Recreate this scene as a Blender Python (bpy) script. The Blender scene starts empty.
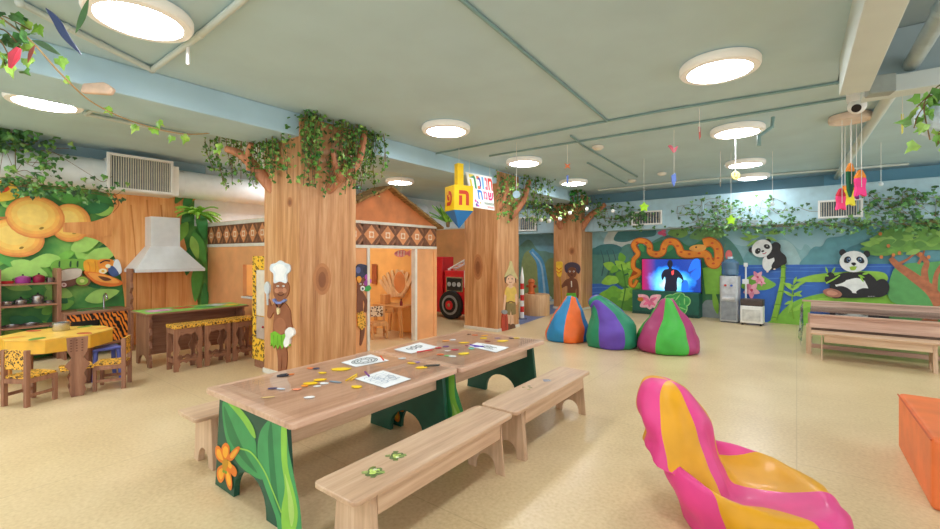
import bpy, bmesh, math, random
from mathutils import Vector, Matrix
random.seed(7)
S = bpy.context.scene
COL = S.collection
PI = math.pi

# ------------------------------------------------------------------ colour + materials
def lin(c):
    c /= 255.0
    return c / 12.92 if c <= .04045 else ((c + .055) / 1.055) ** 2.4
def rgb(t):
    return (lin(t[0]), lin(t[1]), lin(t[2]), 1.0)

class NT:
    """small helper to build node materials"""
    def __init__(s, name):
        s.m = bpy.data.materials.new(name); s.m.use_nodes = True
        s.n = s.m.node_tree.nodes; s.l = s.m.node_tree.links
        s.b = s.n['Principled BSDF']
    def node(s, kind, **kw):
        x = s.n.new(kind)
        for k, v in kw.items():
            if k in x.inputs: x.inputs[k].default_value = v
            else: setattr(x, k, v)
        return x
    def link(s, a, b): s.l.new(a, b)
    def coord(s, scale=(1, 1, 1)):
        tc = s.node('ShaderNodeTexCoord'); mp = s.node('ShaderNodeMapping')
        mp.inputs['Scale'].default_value = scale
        s.link(tc.outputs['Object'], mp.inputs['Vector'])
        return mp.outputs['Vector']
    def ramp(s, fac, stops, interp='LINEAR'):
        r = s.node('ShaderNodeValToRGB'); e = r.color_ramp.elements
        r.color_ramp.interpolation = interp
        while len(e) < len(stops): e.new(.5)
        for el, (p, c) in zip(e, stops): el.position = p; el.color = rgb(c)
        s.link(fac, r.inputs['Fac']); return r.outputs['Color']
    def bump(s, h, strength=.2, dist=.01):
        b = s.node('ShaderNodeBump', Strength=strength, Distance=dist)
        s.link(h, b.inputs['Height']); s.link(b.outputs['Normal'], s.b.inputs['Normal'])

_cache = {}
def paint(c, rough=.55, var=.10, scale=9.0, metal=0.0, coat=0.0, spec=.5, name=None):
    """plain painted surface with a little procedural unevenness"""
    key = (c, rough, var, scale, metal, coat, spec)
    if key in _cache: return _cache[key]
    t = NT(name or 'paint_%d_%d_%d' % c)
    v = t.coord()
    nz = t.node('ShaderNodeTexNoise', Scale=scale, Detail=3.0)
    t.link(v, nz.inputs['Vector'])
    lo = tuple(max(0, x * (1 - var)) for x in c); hi = tuple(min(255, x * (1 + var)) for x in c)
    t.link(t.ramp(nz.outputs['Fac'], [(.3, lo), (.7, hi)]), t.b.inputs['Base Color'])
    t.b.inputs['Roughness'].default_value = rough
    t.b.inputs['Metallic'].default_value = metal
    t.b.inputs['Coat Weight'].default_value = coat
    t.b.inputs['Coat Roughness'].default_value = .08
    t.b.inputs['Specular IOR Level'].default_value = spec
    _cache[key] = t.m
    return t.m

def wood(name, dark, mid, light, axis='Z', scale=1.0, rough=.4, coat=0.0, knots=False):
    t = NT(name)
    st = {'X': (.35, 5, 5), 'Y': (5, .35, 5), 'Z': (5, 5, .35)}[axis]
    v = t.coord(tuple(x * scale for x in st))
    n1 = t.node('ShaderNodeTexNoise', Scale=2.2, Detail=6.0, Roughness=.6, Distortion=.6); t.link(v, n1.inputs['Vector'])
    n2 = t.node('ShaderNodeTexNoise', Scale=9.0, Detail=4.0, Roughness=.6); t.link(v, n2.inputs['Vector'])
    mx = t.node('ShaderNodeMath', operation='MULTIPLY_ADD')
    t.link(n2.outputs['Fac'], mx.inputs[0]); mx.inputs[1].default_value = .3; 
    m2 = t.node('ShaderNodeMath', operation='MULTIPLY'); m2.inputs[1].default_value = .7
    t.link(n1.outputs['Fac'], m2.inputs[0]); t.link(m2.outputs[0], mx.inputs[2])
    t.link(t.ramp(mx.outputs[0], [(.33, dark), (.5, mid), (.66, light)]), t.b.inputs['Base Color'])
    t.b.inputs['Roughness'].default_value = rough
    t.b.inputs['Coat Weight'].default_value = coat; t.b.inputs['Coat Roughness'].default_value = .06
    t.bump(n2.outputs['Fac'], .05, .004)
    return t.m

def leopard(name, base, scale=22.0, ring=(45, 28, 15), core=(176, 112, 34)):
    t = NT(name)
    v = t.coord()
    nz = t.node('ShaderNodeTexNoise', Scale=scale * 1.1, Detail=2.0); t.link(v, nz.inputs['Vector'])
    ad = t.node('ShaderNodeMixRGB', blend_type='LINEAR_LIGHT'); ad.inputs['Fac'].default_value = .035
    t.link(v, ad.inputs['Color1']); t.link(nz.outputs['Color'], ad.inputs['Color2'])
    vo = t.node('ShaderNodeTexVoronoi', Scale=scale); t.link(ad.outputs[0], vo.inputs['Vector'])
    t.link(t.ramp(vo.outputs['Distance'], [(0, core), (.16, core), (.2, ring), (.40, ring), (.45, base), (1, base)]), t.b.inputs['Base Color'])
    t.b.inputs['Roughness'].default_value = .5
    return t.m

def tiger(name):
    t = NT(name)
    v = t.coord((1, 2.2, 1))
    w = t.node('ShaderNodeTexWave', Scale=5.5, Distortion=7.0, Detail=2.0); w.inputs['Detail Scale'].default_value = 1.2
    w.bands_direction = 'DIAGONAL'
    t.link(v, w.inputs['Vector'])
    t.link(t.ramp(w.outputs['Fac'], [(0, (22, 14, 10)), (.40, (22, 14, 10)), (.48, (228, 112, 24)), (1, (244, 150, 50))]), t.b.inputs['Base Color'])
    return t.m

def leafy(name, a, b, c, scale=4.0, rough=.55):
    t = NT(name)
    v = t.coord()
    vo = t.node('ShaderNodeTexVoronoi', Scale=scale); t.link(v, vo.inputs['Vector'])
    nz = t.node('ShaderNodeTexNoise', Scale=scale * 1.4, Detail=4.0); t.link(v, nz.inputs['Vector'])
    mx = t.node('ShaderNodeMath', operation='MULTIPLY'); t.link(vo.outputs['Distance'], mx.inputs[0]); t.link(nz.outputs['Fac'], mx.inputs[1])
    t.link(t.ramp(mx.outputs[0], [(.05, a), (.22, b), (.42, c)]), t.b.inputs['Base Color'])
    t.b.inputs['Roughness'].default_value = rough
    return t.m

def emit(name, c, strength):
    t = NT(name)
    t.b.inputs['Base Color'].default_value = rgb(c)
    t.b.inputs['Emission Color'].default_value = rgb(c)
    t.b.inputs['Emission Strength'].default_value = strength
    return t.m

def clear(name, tint=(240, 248, 248), refl=.10, rough=.03):
    """thin clear plastic or glass sheet"""
    t = NT(name)
    tr = t.node('ShaderNodeBsdfTransparent', Color=rgb(tint)); gl = t.node('ShaderNodeBsdfGlossy', Roughness=rough)
    lw = t.node('ShaderNodeLayerWeight', Blend=.35)
    mr = t.node('ShaderNodeMapRange'); mr.inputs['To Min'].default_value = refl * .5; mr.inputs['To Max'].default_value = min(1, refl * 5)
    t.link(lw.outputs['Fresnel'], mr.inputs['Value'])
    ms = t.node('ShaderNodeMixShader'); t.link(mr.outputs['Result'], ms.inputs['Fac'])
    t.link(tr.outputs[0], ms.inputs[1]); t.link(gl.outputs[0], ms.inputs[2])
    t.link(ms.outputs[0], t.n['Material Output'].inputs['Surface'])
    return t.m

# ------------------------------------------------------------------ mesh helper
def smooth_closed(pts, k=6):
    n = len(pts); out = []
    for i in range(n):
        p0, p1, p2, p3 = (Vector(pts[(i + j - 1) % n]) for j in range(4))
        for s in range(k):
            t = s / k
            out.append(.5 * ((2 * p1) + (p2 - p0) * t + (2 * p0 - 5 * p1 + 4 * p2 - p3) * t * t + (3 * p1 - p0 - 3 * p2 + p3) * t ** 3))
    return [tuple(p) for p in out]
def smooth_open(pts, k=6):
    q = [Vector(p) for p in pts]; q = [2 * q[0] - q[1]] + q + [2 * q[-1] - q[-2]]; out = []
    for i in range(1, len(q) - 2):
        p0, p1, p2, p3 = q[i - 1:i + 3]
        for s in range(k):
            t = s / k
            out.append(.5 * ((2 * p1) + (p2 - p0) * t + (2 * p0 - 5 * p1 + 4 * p2 - p3) * t * t + (3 * p1 - p0 - 3 * p2 + p3) * t ** 3))
    out.append(q[-2]); return [tuple(p) for p in out]

class MB:
    def __init__(s): s.v = []; s.f = []; s.m = []; s.s = []
    def add(s, vs, fs, mi=0, sm=False):
        o = len(s.v); s.v += [tuple(v) for v in vs]
        for f in fs: s.f.append([o + i for i in f]); s.m.append(mi); s.s.append(sm)
        return s
    def box(s, x0, x1, y0, y1, z0, z1, mi=0):
        vs = [(x, y, z) for z in (z0, z1) for y in (y0, y1) for x in (x0, x1)]
        return s.add(vs, [(0, 2, 3, 1), (4, 5, 7, 6), (0, 1, 5, 4), (2, 6, 7, 3), (0, 4, 6, 2), (1, 3, 7, 5)], mi)
    def prism(s, poly, ext, mi=0, sm=False):
        n = len(poly); e = Vector(ext)
        vs = [Vector(p) for p in poly] + [Vector(p) + e for p in poly]
        s.add(vs, [tuple(range(n - 1, -1, -1)), tuple(range(n, 2 * n))], mi)
        o = len(s.v) - 2 * n
        for i in range(n):
            j = (i + 1) % n; s.f.append([o + i, o + j, o + n + j, o + n + i]); s.m.append(mi); s.s.append(sm)
        return s
    def ngon(s, poly, mi=0): return s.add(poly, [tuple(range(len(poly)))], mi)
    def rings(s, rings, mi=0, cap=True, sm=True, mif=None):
        n = len(rings[0]); vs = [p for r in rings for p in r]; o = len(s.v); s.v += [tuple(v) for v in vs]
        for k in range(len(rings) - 1):
            for i in range(n):
                j = (i + 1) % n
                s.f.append([o + k * n + i, o + k * n + j, o + (k + 1) * n + j, o + (k + 1) * n + i])
                s.m.append(mif(k, i) if mif else mi); s.s.append(sm)
        if cap:
            s.f.append([o + i for i in range(n - 1, -1, -1)]); s.m.append(mi); s.s.append(False)
            s.f.append([o + (len(rings) - 1) * n + i for i in range(n)]); s.m.append(mi); s.s.append(False)
        return s
    def cyl(s, p0, p1, r0, r1=None, n=16, mi=0, cap=True):
        r1 = r0 if r1 is None else r1
        p0 = Vector(p0); p1 = Vector(p1); d = (p1 - p0).normalized()
        a = d.orthogonal().normalized(); b = d.cross(a)
        R = [[p + (a * math.cos(2 * PI * i / n) + b * math.sin(2 * PI * i / n)) * r for i in range(n)] for p, r in ((p0, r0), (p1, r1))]
        return s.rings(R, mi, cap)
    def tube(s, path, r, n=8, mi=0, cap=True):
        P = [Vector(p) for p in path]; R = []; a = None
        for i, p in enumerate(P):
            d = (P[min(i + 1, len(P) - 1)] - P[max(i - 1, 0)]).normalized()
            if a is None: a = d.orthogonal().normalized()
            else:
                a = a - d * a.dot(d)
                a = a.normalized() if a.length > 1e-6 else d.orthogonal().normalized()
            b = d.cross(a); rr = r[i] if isinstance(r, (list, tuple)) else r
            R.append([p + (a * math.cos(2 * PI * k / n) + b * math.sin(2 * PI * k / n)) * rr for k in range(n)])
        return s.rings(R, mi, cap)
    def lathe(s, prof, c=(0, 0, 0), n=32, mi=0, cap=True):
        R = [[(c[0] + r * math.cos(2 * PI * i / n), c[1] + r * math.sin(2 * PI * i / n), c[2] + z) for i in range(n)] for r, z in prof]
        return s.rings(R, mi, cap)
    def ball(s, c, rx, ry=None, rz=None, n=16, k=8, mi=0):
        ry = rx if ry is None else ry; rz = rx if rz is None else rz
        R = [[(c[0] + rx * math.sin(PI * (j + .03) / (k + .06)) * math.cos(2 * PI * i / n), c[1] + ry * math.sin(PI * (j + .03) / (k + .06)) * math.sin(2 * PI * i / n), c[2] - rz * math.cos(PI * (j + .03) / (k + .06))) for i in range(n)] for j in range(k + 1)]
        return s.rings(R, mi)
    def build(s, name, mats, parent=None, loc=(0, 0, 0), rz=0.0, bevel=0.0, angle=40, seg=2, recalc=True):
        me = bpy.data.meshes.new(name); me.from_pydata(s.v, [], s.f)
        if not isinstance(mats, (list, tuple)): mats = [mats]
        for m in mats: me.materials.append(m)
        me.polygons.foreach_set('material_index', s.m)
        me.polygons.foreach_set('use_smooth', s.s)
        if recalc:
            bm = bmesh.new(); bm.from_mesh(me); bmesh.ops.recalc_face_normals(bm, faces=bm.faces); bm.to_mesh(me); bm.free()
        me.update()
        if any(s.s): me.set_sharp_from_angle(angle=math.radians(angle))
        o = bpy.data.objects.new(name, me); COL.objects.link(o)
        o.location = loc; o.rotation_euler = (0, 0, rz)
        if parent: o.parent = parent
        if bevel:
            b = o.modifiers.new('bevel', 'BEVEL'); b.width = bevel; b.segments = seg; b.limit_method = 'ANGLE'
        return o

def tag(o, label=None, cat=None, group=None, kind=None):
    if label: o['label'] = label
    if cat: o['category'] = cat
    if group: o['group'] = group
    if kind: o['kind'] = kind
    return o
def thing(name, label, cat, loc=(0, 0, 0), rz=0.0, group=None):
    o = bpy.data.objects.new(name, None); COL.objects.link(o); o.empty_display_size = .1
    o.location = loc; o.rotation_euler = (0, 0, rz)
    return tag(o, label, cat, group)
def dup(root, loc=None, rz=None, label=None, group=None):
    r = root.copy(); COL.objects.link(r)
    if loc is not None: r.location = loc
    if rz is not None: r.rotation_euler = (0, 0, rz)
    if label: r['label'] = label
    if group: r['group'] = group
    for ch in list(root.children):
        c = ch.copy(); COL.objects.link(c); c.parent = r
        for g in list(ch.children):
            d = g.copy(); COL.objects.link(d); d.parent = c
    return r
def boxed(name, m, dims, parent=None, bevel=.004, loc=(0, 0, 0)):
    return MB().box(*dims).build(name, m, parent, loc=loc, bevel=bevel)
def struct(o, label=None): return tag(o, label, None, None, 'structure')

# ------------------------------------------------------------------ camera (eye height 1.4 m, level, looking along F)
FPX, HOR, EYE = 435.5, 255.0, 1.4
cam = bpy.data.cameras.new('camera'); co = bpy.data.objects.new('camera', cam); COL.objects.link(co)
co.location = (0, 0, EYE); co.rotation_euler = (PI / 2, 0, math.atan2(.6, .8))
cam.sensor_width = 36; cam.lens = FPX / 940 * 36; cam.shift_y = -(264.5 - HOR) / 940; cam.clip_start = .05
S.camera = co
def sight(px, py):
    a = (px - 470) / FPX
    return Vector((-.6 + .8 * a, .8 + .6 * a, (HOR - py) / FPX))
def at3(x, y, d): return Vector((0, 0, EYE)) + sight(x, y) * d
class Wall:
    """a vertical survey plane: turns a measurement on the photograph into a spot on that wall"""
    def __init__(s, o, u):
        s.o = Vector((o[0], o[1], 0)); s.u = Vector((u[0], u[1], 0)).normalized(); n = Vector((-s.u.y, s.u.x, 0))
        if n.dot(Vector((0, 0, 0)) - s.o) < 0: n = -n
        s.n = n
    def p(s, px, py, off=0.0):
        d = sight(px, py); t = s.o.dot(s.n) / d.dot(s.n)
        return Vector((0, 0, EYE)) + d * t + s.n * off
def flat(px, py, z):
    d = sight(px, py); t = (z - EYE) / d.z
    return Vector((0, 0, EYE)) + d * t

def ell(cx, cy, rx, ry, rot=0, n=24):
    c, s_ = math.cos(math.radians(rot)), math.sin(math.radians(rot))
    return [(cx + rx * math.cos(2 * PI * i / n) * c - ry * math.sin(2 * PI * i / n) * s_, cy + rx * math.cos(2 * PI * i / n) * s_ + ry * math.sin(2 * PI * i / n) * c) for i in range(n)]
def stroke(pts, w0, w1=None, k=6, sm=True):
    w1 = w0 if w1 is None else w1
    P = [Vector(p) for p in (smooth_open(pts, k) if sm and len(pts) > 2 else pts)]
    L, R = [], []
    for i, p in enumerate(P):
        d = (P[min(i + 1, len(P) - 1)] - P[max(i - 1, 0)]).normalized(); nn = Vector((-d.y, d.x))
        w = (w0 + (w1 - w0) * i / max(1, len(P) - 1)) / 2
        L.append(tuple(p + nn * w)); R.append(tuple(p - nn * w))
    return L, R
def leaf2(x, y, ang, ln, w):
    a = math.radians(ang); d = Vector((math.cos(a), math.sin(a))); n = Vector((-d.y, d.x)); p = Vector((x, y))
    return [tuple(p), tuple(p + d * ln * .3 + n * w * .45), tuple(p + d * ln * .6 + n * w * .42), tuple(p + d * ln), tuple(p + d * ln * .6 - n * w * .42), tuple(p + d * ln * .3 - n * w * .45)]

class Pic:
    """painted shapes on a wall plane, one over the other; th > 0 gives every shape a board thickness"""
    def __init__(s, wall, off=.003, step=.0004, th=0.0, rough=.55):
        s.w = wall; s.off = off; s.step = step; s.th = th; s.mb = MB(); s.mats = []; s.k = 0; s.rough = rough
    def mi(s, c):
        m = c if not isinstance(c, tuple) else paint(c, s.rough, .045, 9.0)
        if m not in s.mats: s.mats.append(m)
        return s.mats.index(m)
    def _put(s, c, poly):
        o = s.off + s.k * s.step; s.k += 1
        if s.th:
            s.mb.prism([s.w.p(x, y, 0.0015) for x, y in poly], s.w.n * (o + s.th), s.mi(c))
        else: s.mb.ngon([s.w.p(x, y, o) for x, y in poly], s.mi(c))
        return s
    def poly(s, c, pts): return s._put(c, pts)
    def blob(s, c, pts, k=6): return s._put(c, smooth_closed(pts, k))
    def ell(s, c, cx, cy, rx, ry, rot=0): return s._put(c, ell(cx, cy, rx, ry, rot))
    def line(s, c, pts, w0, w1=None, sm=True):
        L, R = stroke(pts, w0, w1, sm=sm)
        if s.th: return s._put(c, L + R[::-1])
        o = s.off + s.k * s.step; s.k += 1; m = s.mi(c)
        for i in range(len(L) - 1):
            s.mb.ngon([s.w.p(*q, o) for q in (L[i], L[i + 1], R[i + 1], R[i])], m)
        return s
    def leaf(s, c, x, y, ang, ln, w): return s._put(c, smooth_closed(leaf2(x, y, ang, ln, w), 3))
    def done(s, name, parent=None, label=None):
        o = s.mb.build(name, s.mats, None, recalc=bool(s.th))
        if parent:
            o.parent = parent
            o.matrix_parent_inverse = Matrix.Identity(4)
            d = Vector(parent.location)
            o.data.transform(Matrix.Translation(-d))
        if label: o['label'] = label
        return o

# ------------------------------------------------------------------ shared materials
CEIL = 2.95
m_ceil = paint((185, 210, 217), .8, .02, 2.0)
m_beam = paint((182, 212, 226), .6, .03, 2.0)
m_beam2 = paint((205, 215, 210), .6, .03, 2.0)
m_dark = paint((96, 122, 128), .8, .05, 2.0)
m_pipe = paint((128, 160, 158), .5, .04)
m_white = paint((236, 236, 232), .45, .02)
m_offw = paint((224, 219, 206), .5, .03)
m_black = paint((22, 22, 24), .35, .05)
m_steel = paint((190, 192, 194), .25, .04, metal=.9)
m_grey = paint((160, 164, 168), .4, .05)
m_trunk = wood('painted_trunk_wood', (164, 104, 58), (204, 146, 96), (228, 180, 134), 'Z', .8, .42)
m_trunk2 = wood('painted_branch_wood', (150, 88, 56), (190, 122, 84), (210, 148, 108), 'Z', 1.6, .6)
m_lam_y = wood('pale_laminate_lengthwise', (182, 144, 114), (208, 172, 140), (226, 198, 166), 'Y', 1.1, .32)
m_table = wood('table_laminate', (180, 136, 112), (206, 164, 138), (222, 186, 160), 'Y', 1.1, .3, .3)
m_lam_z = wood('pale_laminate_upright', (182, 146, 116), (210, 176, 144), (228, 200, 170), 'Z', 1.1, .38)
m_lam_x = wood('pale_laminate_crosswise', (180, 138, 116), (210, 170, 148), (226, 194, 170), 'X', 1.1, .35)
m_brown_z = wood('brown_laminate_upright', (120, 76, 54), (152, 104, 78), (172, 124, 96), 'Z', 1.2, .5)
m_brown_y = wood('brown_laminate_lengthwise', (120, 76, 54), (152, 104, 78), (172, 124, 96), 'Y', 1.2, .5)
m_green_d = paint((16, 78, 58), .45, .06)
m_orange_wall = paint((232, 164, 108), .6, .05, 3.0)
m_leo = leopard('leopard_print', (236, 178, 62), 34.0)
m_leo_big = leopard('large_leopard_print', (242, 190, 56), 24.0)
m_leo_pale = leopard('pale_leopard_print', (236, 222, 190), 26.0)
m_tiger = tiger('tiger_print')
m_ivy = [paint((74, 126, 50), .5, .25, 20), paint((96, 150, 62), .5, .25, 20), paint((54, 102, 46), .5, .25, 20), paint((140, 178, 88), .5, .2, 20)]
m_ivy_dark = [paint((62, 110, 54), .5, .25, 20), paint((80, 132, 66), .5, .25, 20), paint((48, 88, 50), .5, .25, 20), paint((110, 152, 86), .5, .2, 20)]
m_stem = paint((120, 96, 60), .7, .15)
m_string = paint((226, 228, 224), .6, .03)
m_clear = clear('clear_acrylic_sheet', refl=.07)
m_glass = clear('clear_table_sheet', (255, 255, 254), .085, .02)

# ------------------------------------------------------------------ floor, ceiling, beams, walls
t = NT('speckled_linoleum')
v = t.coord()
n1 = t.node('ShaderNodeTexNoise', Scale=1.3, Detail=3.0); t.link(v, n1.inputs['Vector'])
n2 = t.node('ShaderNodeTexNoise', Scale=46.0, Detail=2.0); t.link(v, n2.inputs['Vector'])
mx = t.node('ShaderNodeMath', operation='MULTIPLY_ADD'); t.link(n2.outputs['Fac'], mx.inputs[0]); mx.inputs[1].default_value = .5
m2 = t.node('ShaderNodeMath', operation='MULTIPLY'); m2.inputs[1].default_value = .5; t.link(n1.outputs['Fac'], m2.inputs[0]); t.link(m2.outputs[0], mx.inputs[2])
base = t.ramp(mx.outputs[0], [(.34, (206, 178, 134)), (.5, (220, 194, 150)), (.66, (230, 206, 166))])
bk = t.node('ShaderNodeTexBrick', Scale=1.0); bk.offset = 0.0
bk.inputs['Brick Width'].default_value = 1.83; bk.inputs['Row Height'].default_value = 1.83; bk.inputs['Mortar Size'].default_value = .004
bk.inputs['Color1'].default_value = bk.inputs['Color2'].default_value = (1, 1, 1, 1); bk.inputs['Mortar'].default_value = (.86, .84, .8, 1)
t.link(v, bk.inputs['Vector'])
ml = t.node('ShaderNodeMixRGB', blend_type='MULTIPLY'); ml.inputs['Fac'].default_value = 1; t.link(base, ml.inputs['Color1']); t.link(bk.outputs['Color'], ml.inputs['Color2'])
t.link(ml.outputs[0], t.b.inputs['Base Color']); t.b.inputs['Roughness'].default_value = .3; t.b.inputs['Specular IOR Level'].default_value = .45
t.bump(n2.outputs['Fac'], .03, .002)
struct(MB().box(-9, 5.5, -4, 13, -.12, 0).build('floor', t.m), 'beige speckled linoleum floor of the playroom')

struct(MB().box(-9, .3, -4, 13, CEIL, CEIL + .12).box(.3, 5.5, 5.15, 13, CEIL, CEIL + .12).build('ceiling', m_ceil), 'pale grey green concrete ceiling')
o = struct(MB().box(.3, 5.5, -4, 5.14, 3.3, 3.4).box(.29, .3, -4, 5.15, CEIL, 3.3).box(.46, 5.5, 5.06, 5.145, 2.89, 3.295).build('ceiling', paint((160, 176, 178), .8, .04, 2.0)), 'raised dark ceiling bay at the upper right with pipes')
# main beam over the pillars, cross beams
struct(MB().box(-5.08, -4.36, -4, 10.92, 2.70, CEIL).build('ceiling_beam', m_beam, bevel=.01), 'long pale blue ceiling beam running over the tree pillars')
struct(MB().box(-9, 5.5, 10.92, 11.5, 2.695, CEIL).build('ceiling_beam', paint((120, 160, 174), .6, .03, 2.0), bevel=.01), 'wall band along the top of the panda wall, darkened to blue grey for shade')  # wall above the duct; its shade is put into the darker colour
struct(MB().box(.27, .45, -4, 4.52, 2.66, CEIL).build('ceiling_beam', m_beam2, bevel=.006), 'pale grey boxed beam at the upper right, ending by the camera')
struct(MB().box(.45, 5.5, 4.95, 5.14, 2.74, 2.88).build('ceiling_beam', m_beam2, bevel=.006), 'cross beam under the raised bay at the upper right')
struct(MB().box(-9, -8.22, -4, 3.3, 2.80, CEIL).build('ceiling_beam', paint((150, 178, 188), .6, .03, 2.0)), 'blue strip beam along the top of the orange tree wall')

WL = Wall((-8.3, 0), (0, 1))                                   # orange tree wall
ua = math.radians(-3.5)
WF = Wall((-1.7, 11.05), (math.cos(ua), math.sin(ua)))         # panda wall
m_leftbase = leafy('painted_jungle_green', (40, 104, 56), (76, 150, 70), (134, 192, 90), 2.6)
wl = struct(MB().box(-8.45, -8.3, -3, 11.6, 0, CEIL).build('wall_left', m_leftbase), 'left wall painted with an orange tree and big fruit')

t = NT('painted_sky')
v = t.coord((1, 1, 1)); sx = t.node('ShaderNodeSeparateXYZ'); t.link(v, sx.inputs[0])
nz = t.node('ShaderNodeTexNoise', Scale=1.1, Detail=4.0); t.link(v, nz.inputs['Vector'])
ma = t.node('ShaderNodeMath', operation='MULTIPLY_ADD'); t.link(nz.outputs['Fac'], ma.inputs[0]); ma.inputs[1].default_value = .8; t.link(sx.outputs['Z'], ma.inputs[2])
mr = t.node('ShaderNodeMapRange'); mr.inputs['From Min'].default_value = 1.2; mr.inputs['From Max'].default_value = 2.6; t.link(ma.outputs[0], mr.inputs['Value'])
t.link(t.ramp(mr.outputs[0], [(0, (188, 216, 214)), (.45, (170, 206, 212)), (1, (128, 184, 204))]), t.b.inputs['Base Color']); t.b.inputs['Roughness'].default_value = .6
wf = MB()
def WFp(u, z, off=0.0): return WF.o + WF.u * u + WF.n * off + Vector((0, 0, z))
wf.prism([WFp(-7.6, 0), WFp(7.0, 0), WFp(7.0, 0, -.15), WFp(-7.6, 0, -.15)], (0, 0, CEIL))
wf = struct(wf.build('wall_back', t.m), 'back wall painted with pandas, lake and jungle')
bs = MB(); bs.prism([WFp(-7.0, 0, .018), WFp(6.9, 0, .018), WFp(6.9, 0, .001), WFp(-7.0, 0, .001)], (0, 0, .09))
struct(bs.build('baseboard_back', m_white, bevel=.003), 'white skirting board along the panda wall')

# ------------------------------------------------------------------ tree pillars
def pillar(y0, label):
    o = struct(MB().box(-5.1, -4.34, y0, y0 + .76, 0, 2.93).build('tree_pillar', m_trunk, loc=(0, 0, 0), bevel=.012), label)
    MB().box(-5.112, -4.328, y0 - .012, y0 + .772, 0, .055).build('base_trim', m_offw, o, bevel=.003)
    return o
P1 = pillar(2.69, 'nearest square pillar clad as an orange tree trunk with the chef cutout')
P2 = pillar(6.62, 'middle square pillar clad as an orange tree trunk with the explorer cutout')
P3 = pillar(10.45, 'far square pillar clad as an orange tree trunk behind the beanbags')
def knot(P, wall, px, py, rx, ry):
    q = Pic(wall, .002, .0006)
    q.ell((190, 126, 78), px, py, rx, ry).ell((172, 110, 66), px, py, rx * .72, ry * .78).ell((146, 88, 52), px, py + ry * .05, rx * .42, ry * .5)
    q.done('painted_knot', P)
PX1, PY1 = Wall((-4.34, 0), (0, 1)), Wall((0, 2.69), (1, 0))
PY3 = Wall((0, 10.45), (1, 0))
knot(P1, PX1, 322, 279, 9, 16); knot(P1, PX1, 384, 200, 1, 1) if False else None
knot(P2, Wall((0, 6.62), (1, 0)), 478, 267, 5, 13); knot(P3, PY3, 572, 251, 3, 4)
knot(P1, PY1, 290, 202, 3, 5)
# fake boughs fixed to the pillars
def bough(P, pts, r0, r1):
    pts = smooth_open(pts, 5)
    MB().tube(pts, [r0 + (r1 - r0) * i / (len(pts) - 1) for i in range(len(pts))], 10).build('branch', m_trunk2, P)
bough(P1, [(-4.92, 2.80, 2.10), (-5.06, 2.66, 2.32), (-5.2, 2.58, 2.5), (-5.36, 2.52, 2.62), (-5.5, 2.44, 2.68)], .085, .04)
bough(P1, [(-5.2, 2.58, 2.42), (-5.12, 2.52, 2.58), (-5.02, 2.5, 2.68)], .05, .03)
bough(P1, [(-4.44, 3.02, 2.08), (-4.31, 3.14, 2.26), (-4.22, 3.32, 2.44), (-4.2, 3.42, 2.66), (-4.2, 3.46, 2.9)], .07, .035)
bough(P1, [(-4.26, 3.16, 2.28), (-4.2, 3.05, 2.40), (-4.18, 3.0, 2.55)], .05, .025)
bough(P2, [(-4.46, 7.0, 2.0), (-4.26, 7.2, 2.3), (-4.2, 7.34, 2.5), (-4.18, 7.5, 2.85)], .09, .045)
bough(P2, [(-4.46, 6.7, 2.15), (-4.25, 6.75, 2.45), (-4.2, 6.7, 2.8)], .07, .04)
bough(P3, [(-4.44, 10.62, 2.05), (-4.15, 10.5, 2.35), (-3.9, 10.42, 2.5), (-3.7, 10.36, 2.62)], .10, .05)
bough(P3, [(-4.9, 10.52, 2.1), (-5.0, 10.3, 2.4), (-5.2, 10.2, 2.6)], .09, .05)

# ------------------------------------------------------------------ paintings on the left wall
q = Pic(WL, .003, .0003)
rr = random.Random(3)
greens = [(92, 170, 76), (128, 194, 78), (66, 146, 74), (160, 212, 100), (50, 126, 72)]
for i in range(120):
    x = rr.uniform(-60, 112); y = rr.uniform(186, 345)
    q.leaf(rr.choice(greens), x, y, rr.choice([20, 160, 200, -20, 35]) + rr.uniform(-18, 18), rr.uniform(16, 34), rr.uniform(8, 15))
for x, y, a, l, w in ((70, 250, -25, 36, 17), (82, 262, -20, 40, 16), (60, 258, 170, 34, 14), (10, 262, 20, 40, 16), (30, 270, 165, 46, 17), (92, 238, -8, 30, 13), (84, 300, -15, 36, 14), (72, 296, 200, 30, 12)):
    q.leaf((168, 216, 108), x, y, a, l, w)
q.done('painted_leaves', wl, 'green painted leaves')
q = Pic(WL, .042, .0003)
m_bark = wood('painted_orange_bark', (206, 128, 66), (232, 162, 94), (244, 188, 122), 'Z', .7, .55)
q.blob(m_bark, [(106, 188), (113, 204), (110, 214), (100, 219), (84, 223), (66, 222), (66, 234), (86, 237), (100, 242), (112, 254), (120, 276), (124, 310), (122, 352), (150, 356), (196, 352), (197, 322), (195, 286), (186, 250), (180, 222), (186, 206), (196, 198), (186, 196), (174, 204), (172, 188), (140, 182)], 4)
q.line((176, 100, 48), [(112, 192), (118, 204), (112, 213)], 1.4, .6)
for xs in ((130, 205, 136, 330), (146, 200, 150, 330), (160, 205, 164, 330)):
    q.line((206, 128, 62), [(xs[0], xs[1]), ((xs[0] + xs[2]) / 2 + 2, 260), (xs[2], xs[3])], 1.6, 1.0)
q.done('painted_tree', wl, 'orange painted tree trunk')
q = Pic(WL, .058, .0003)
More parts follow.
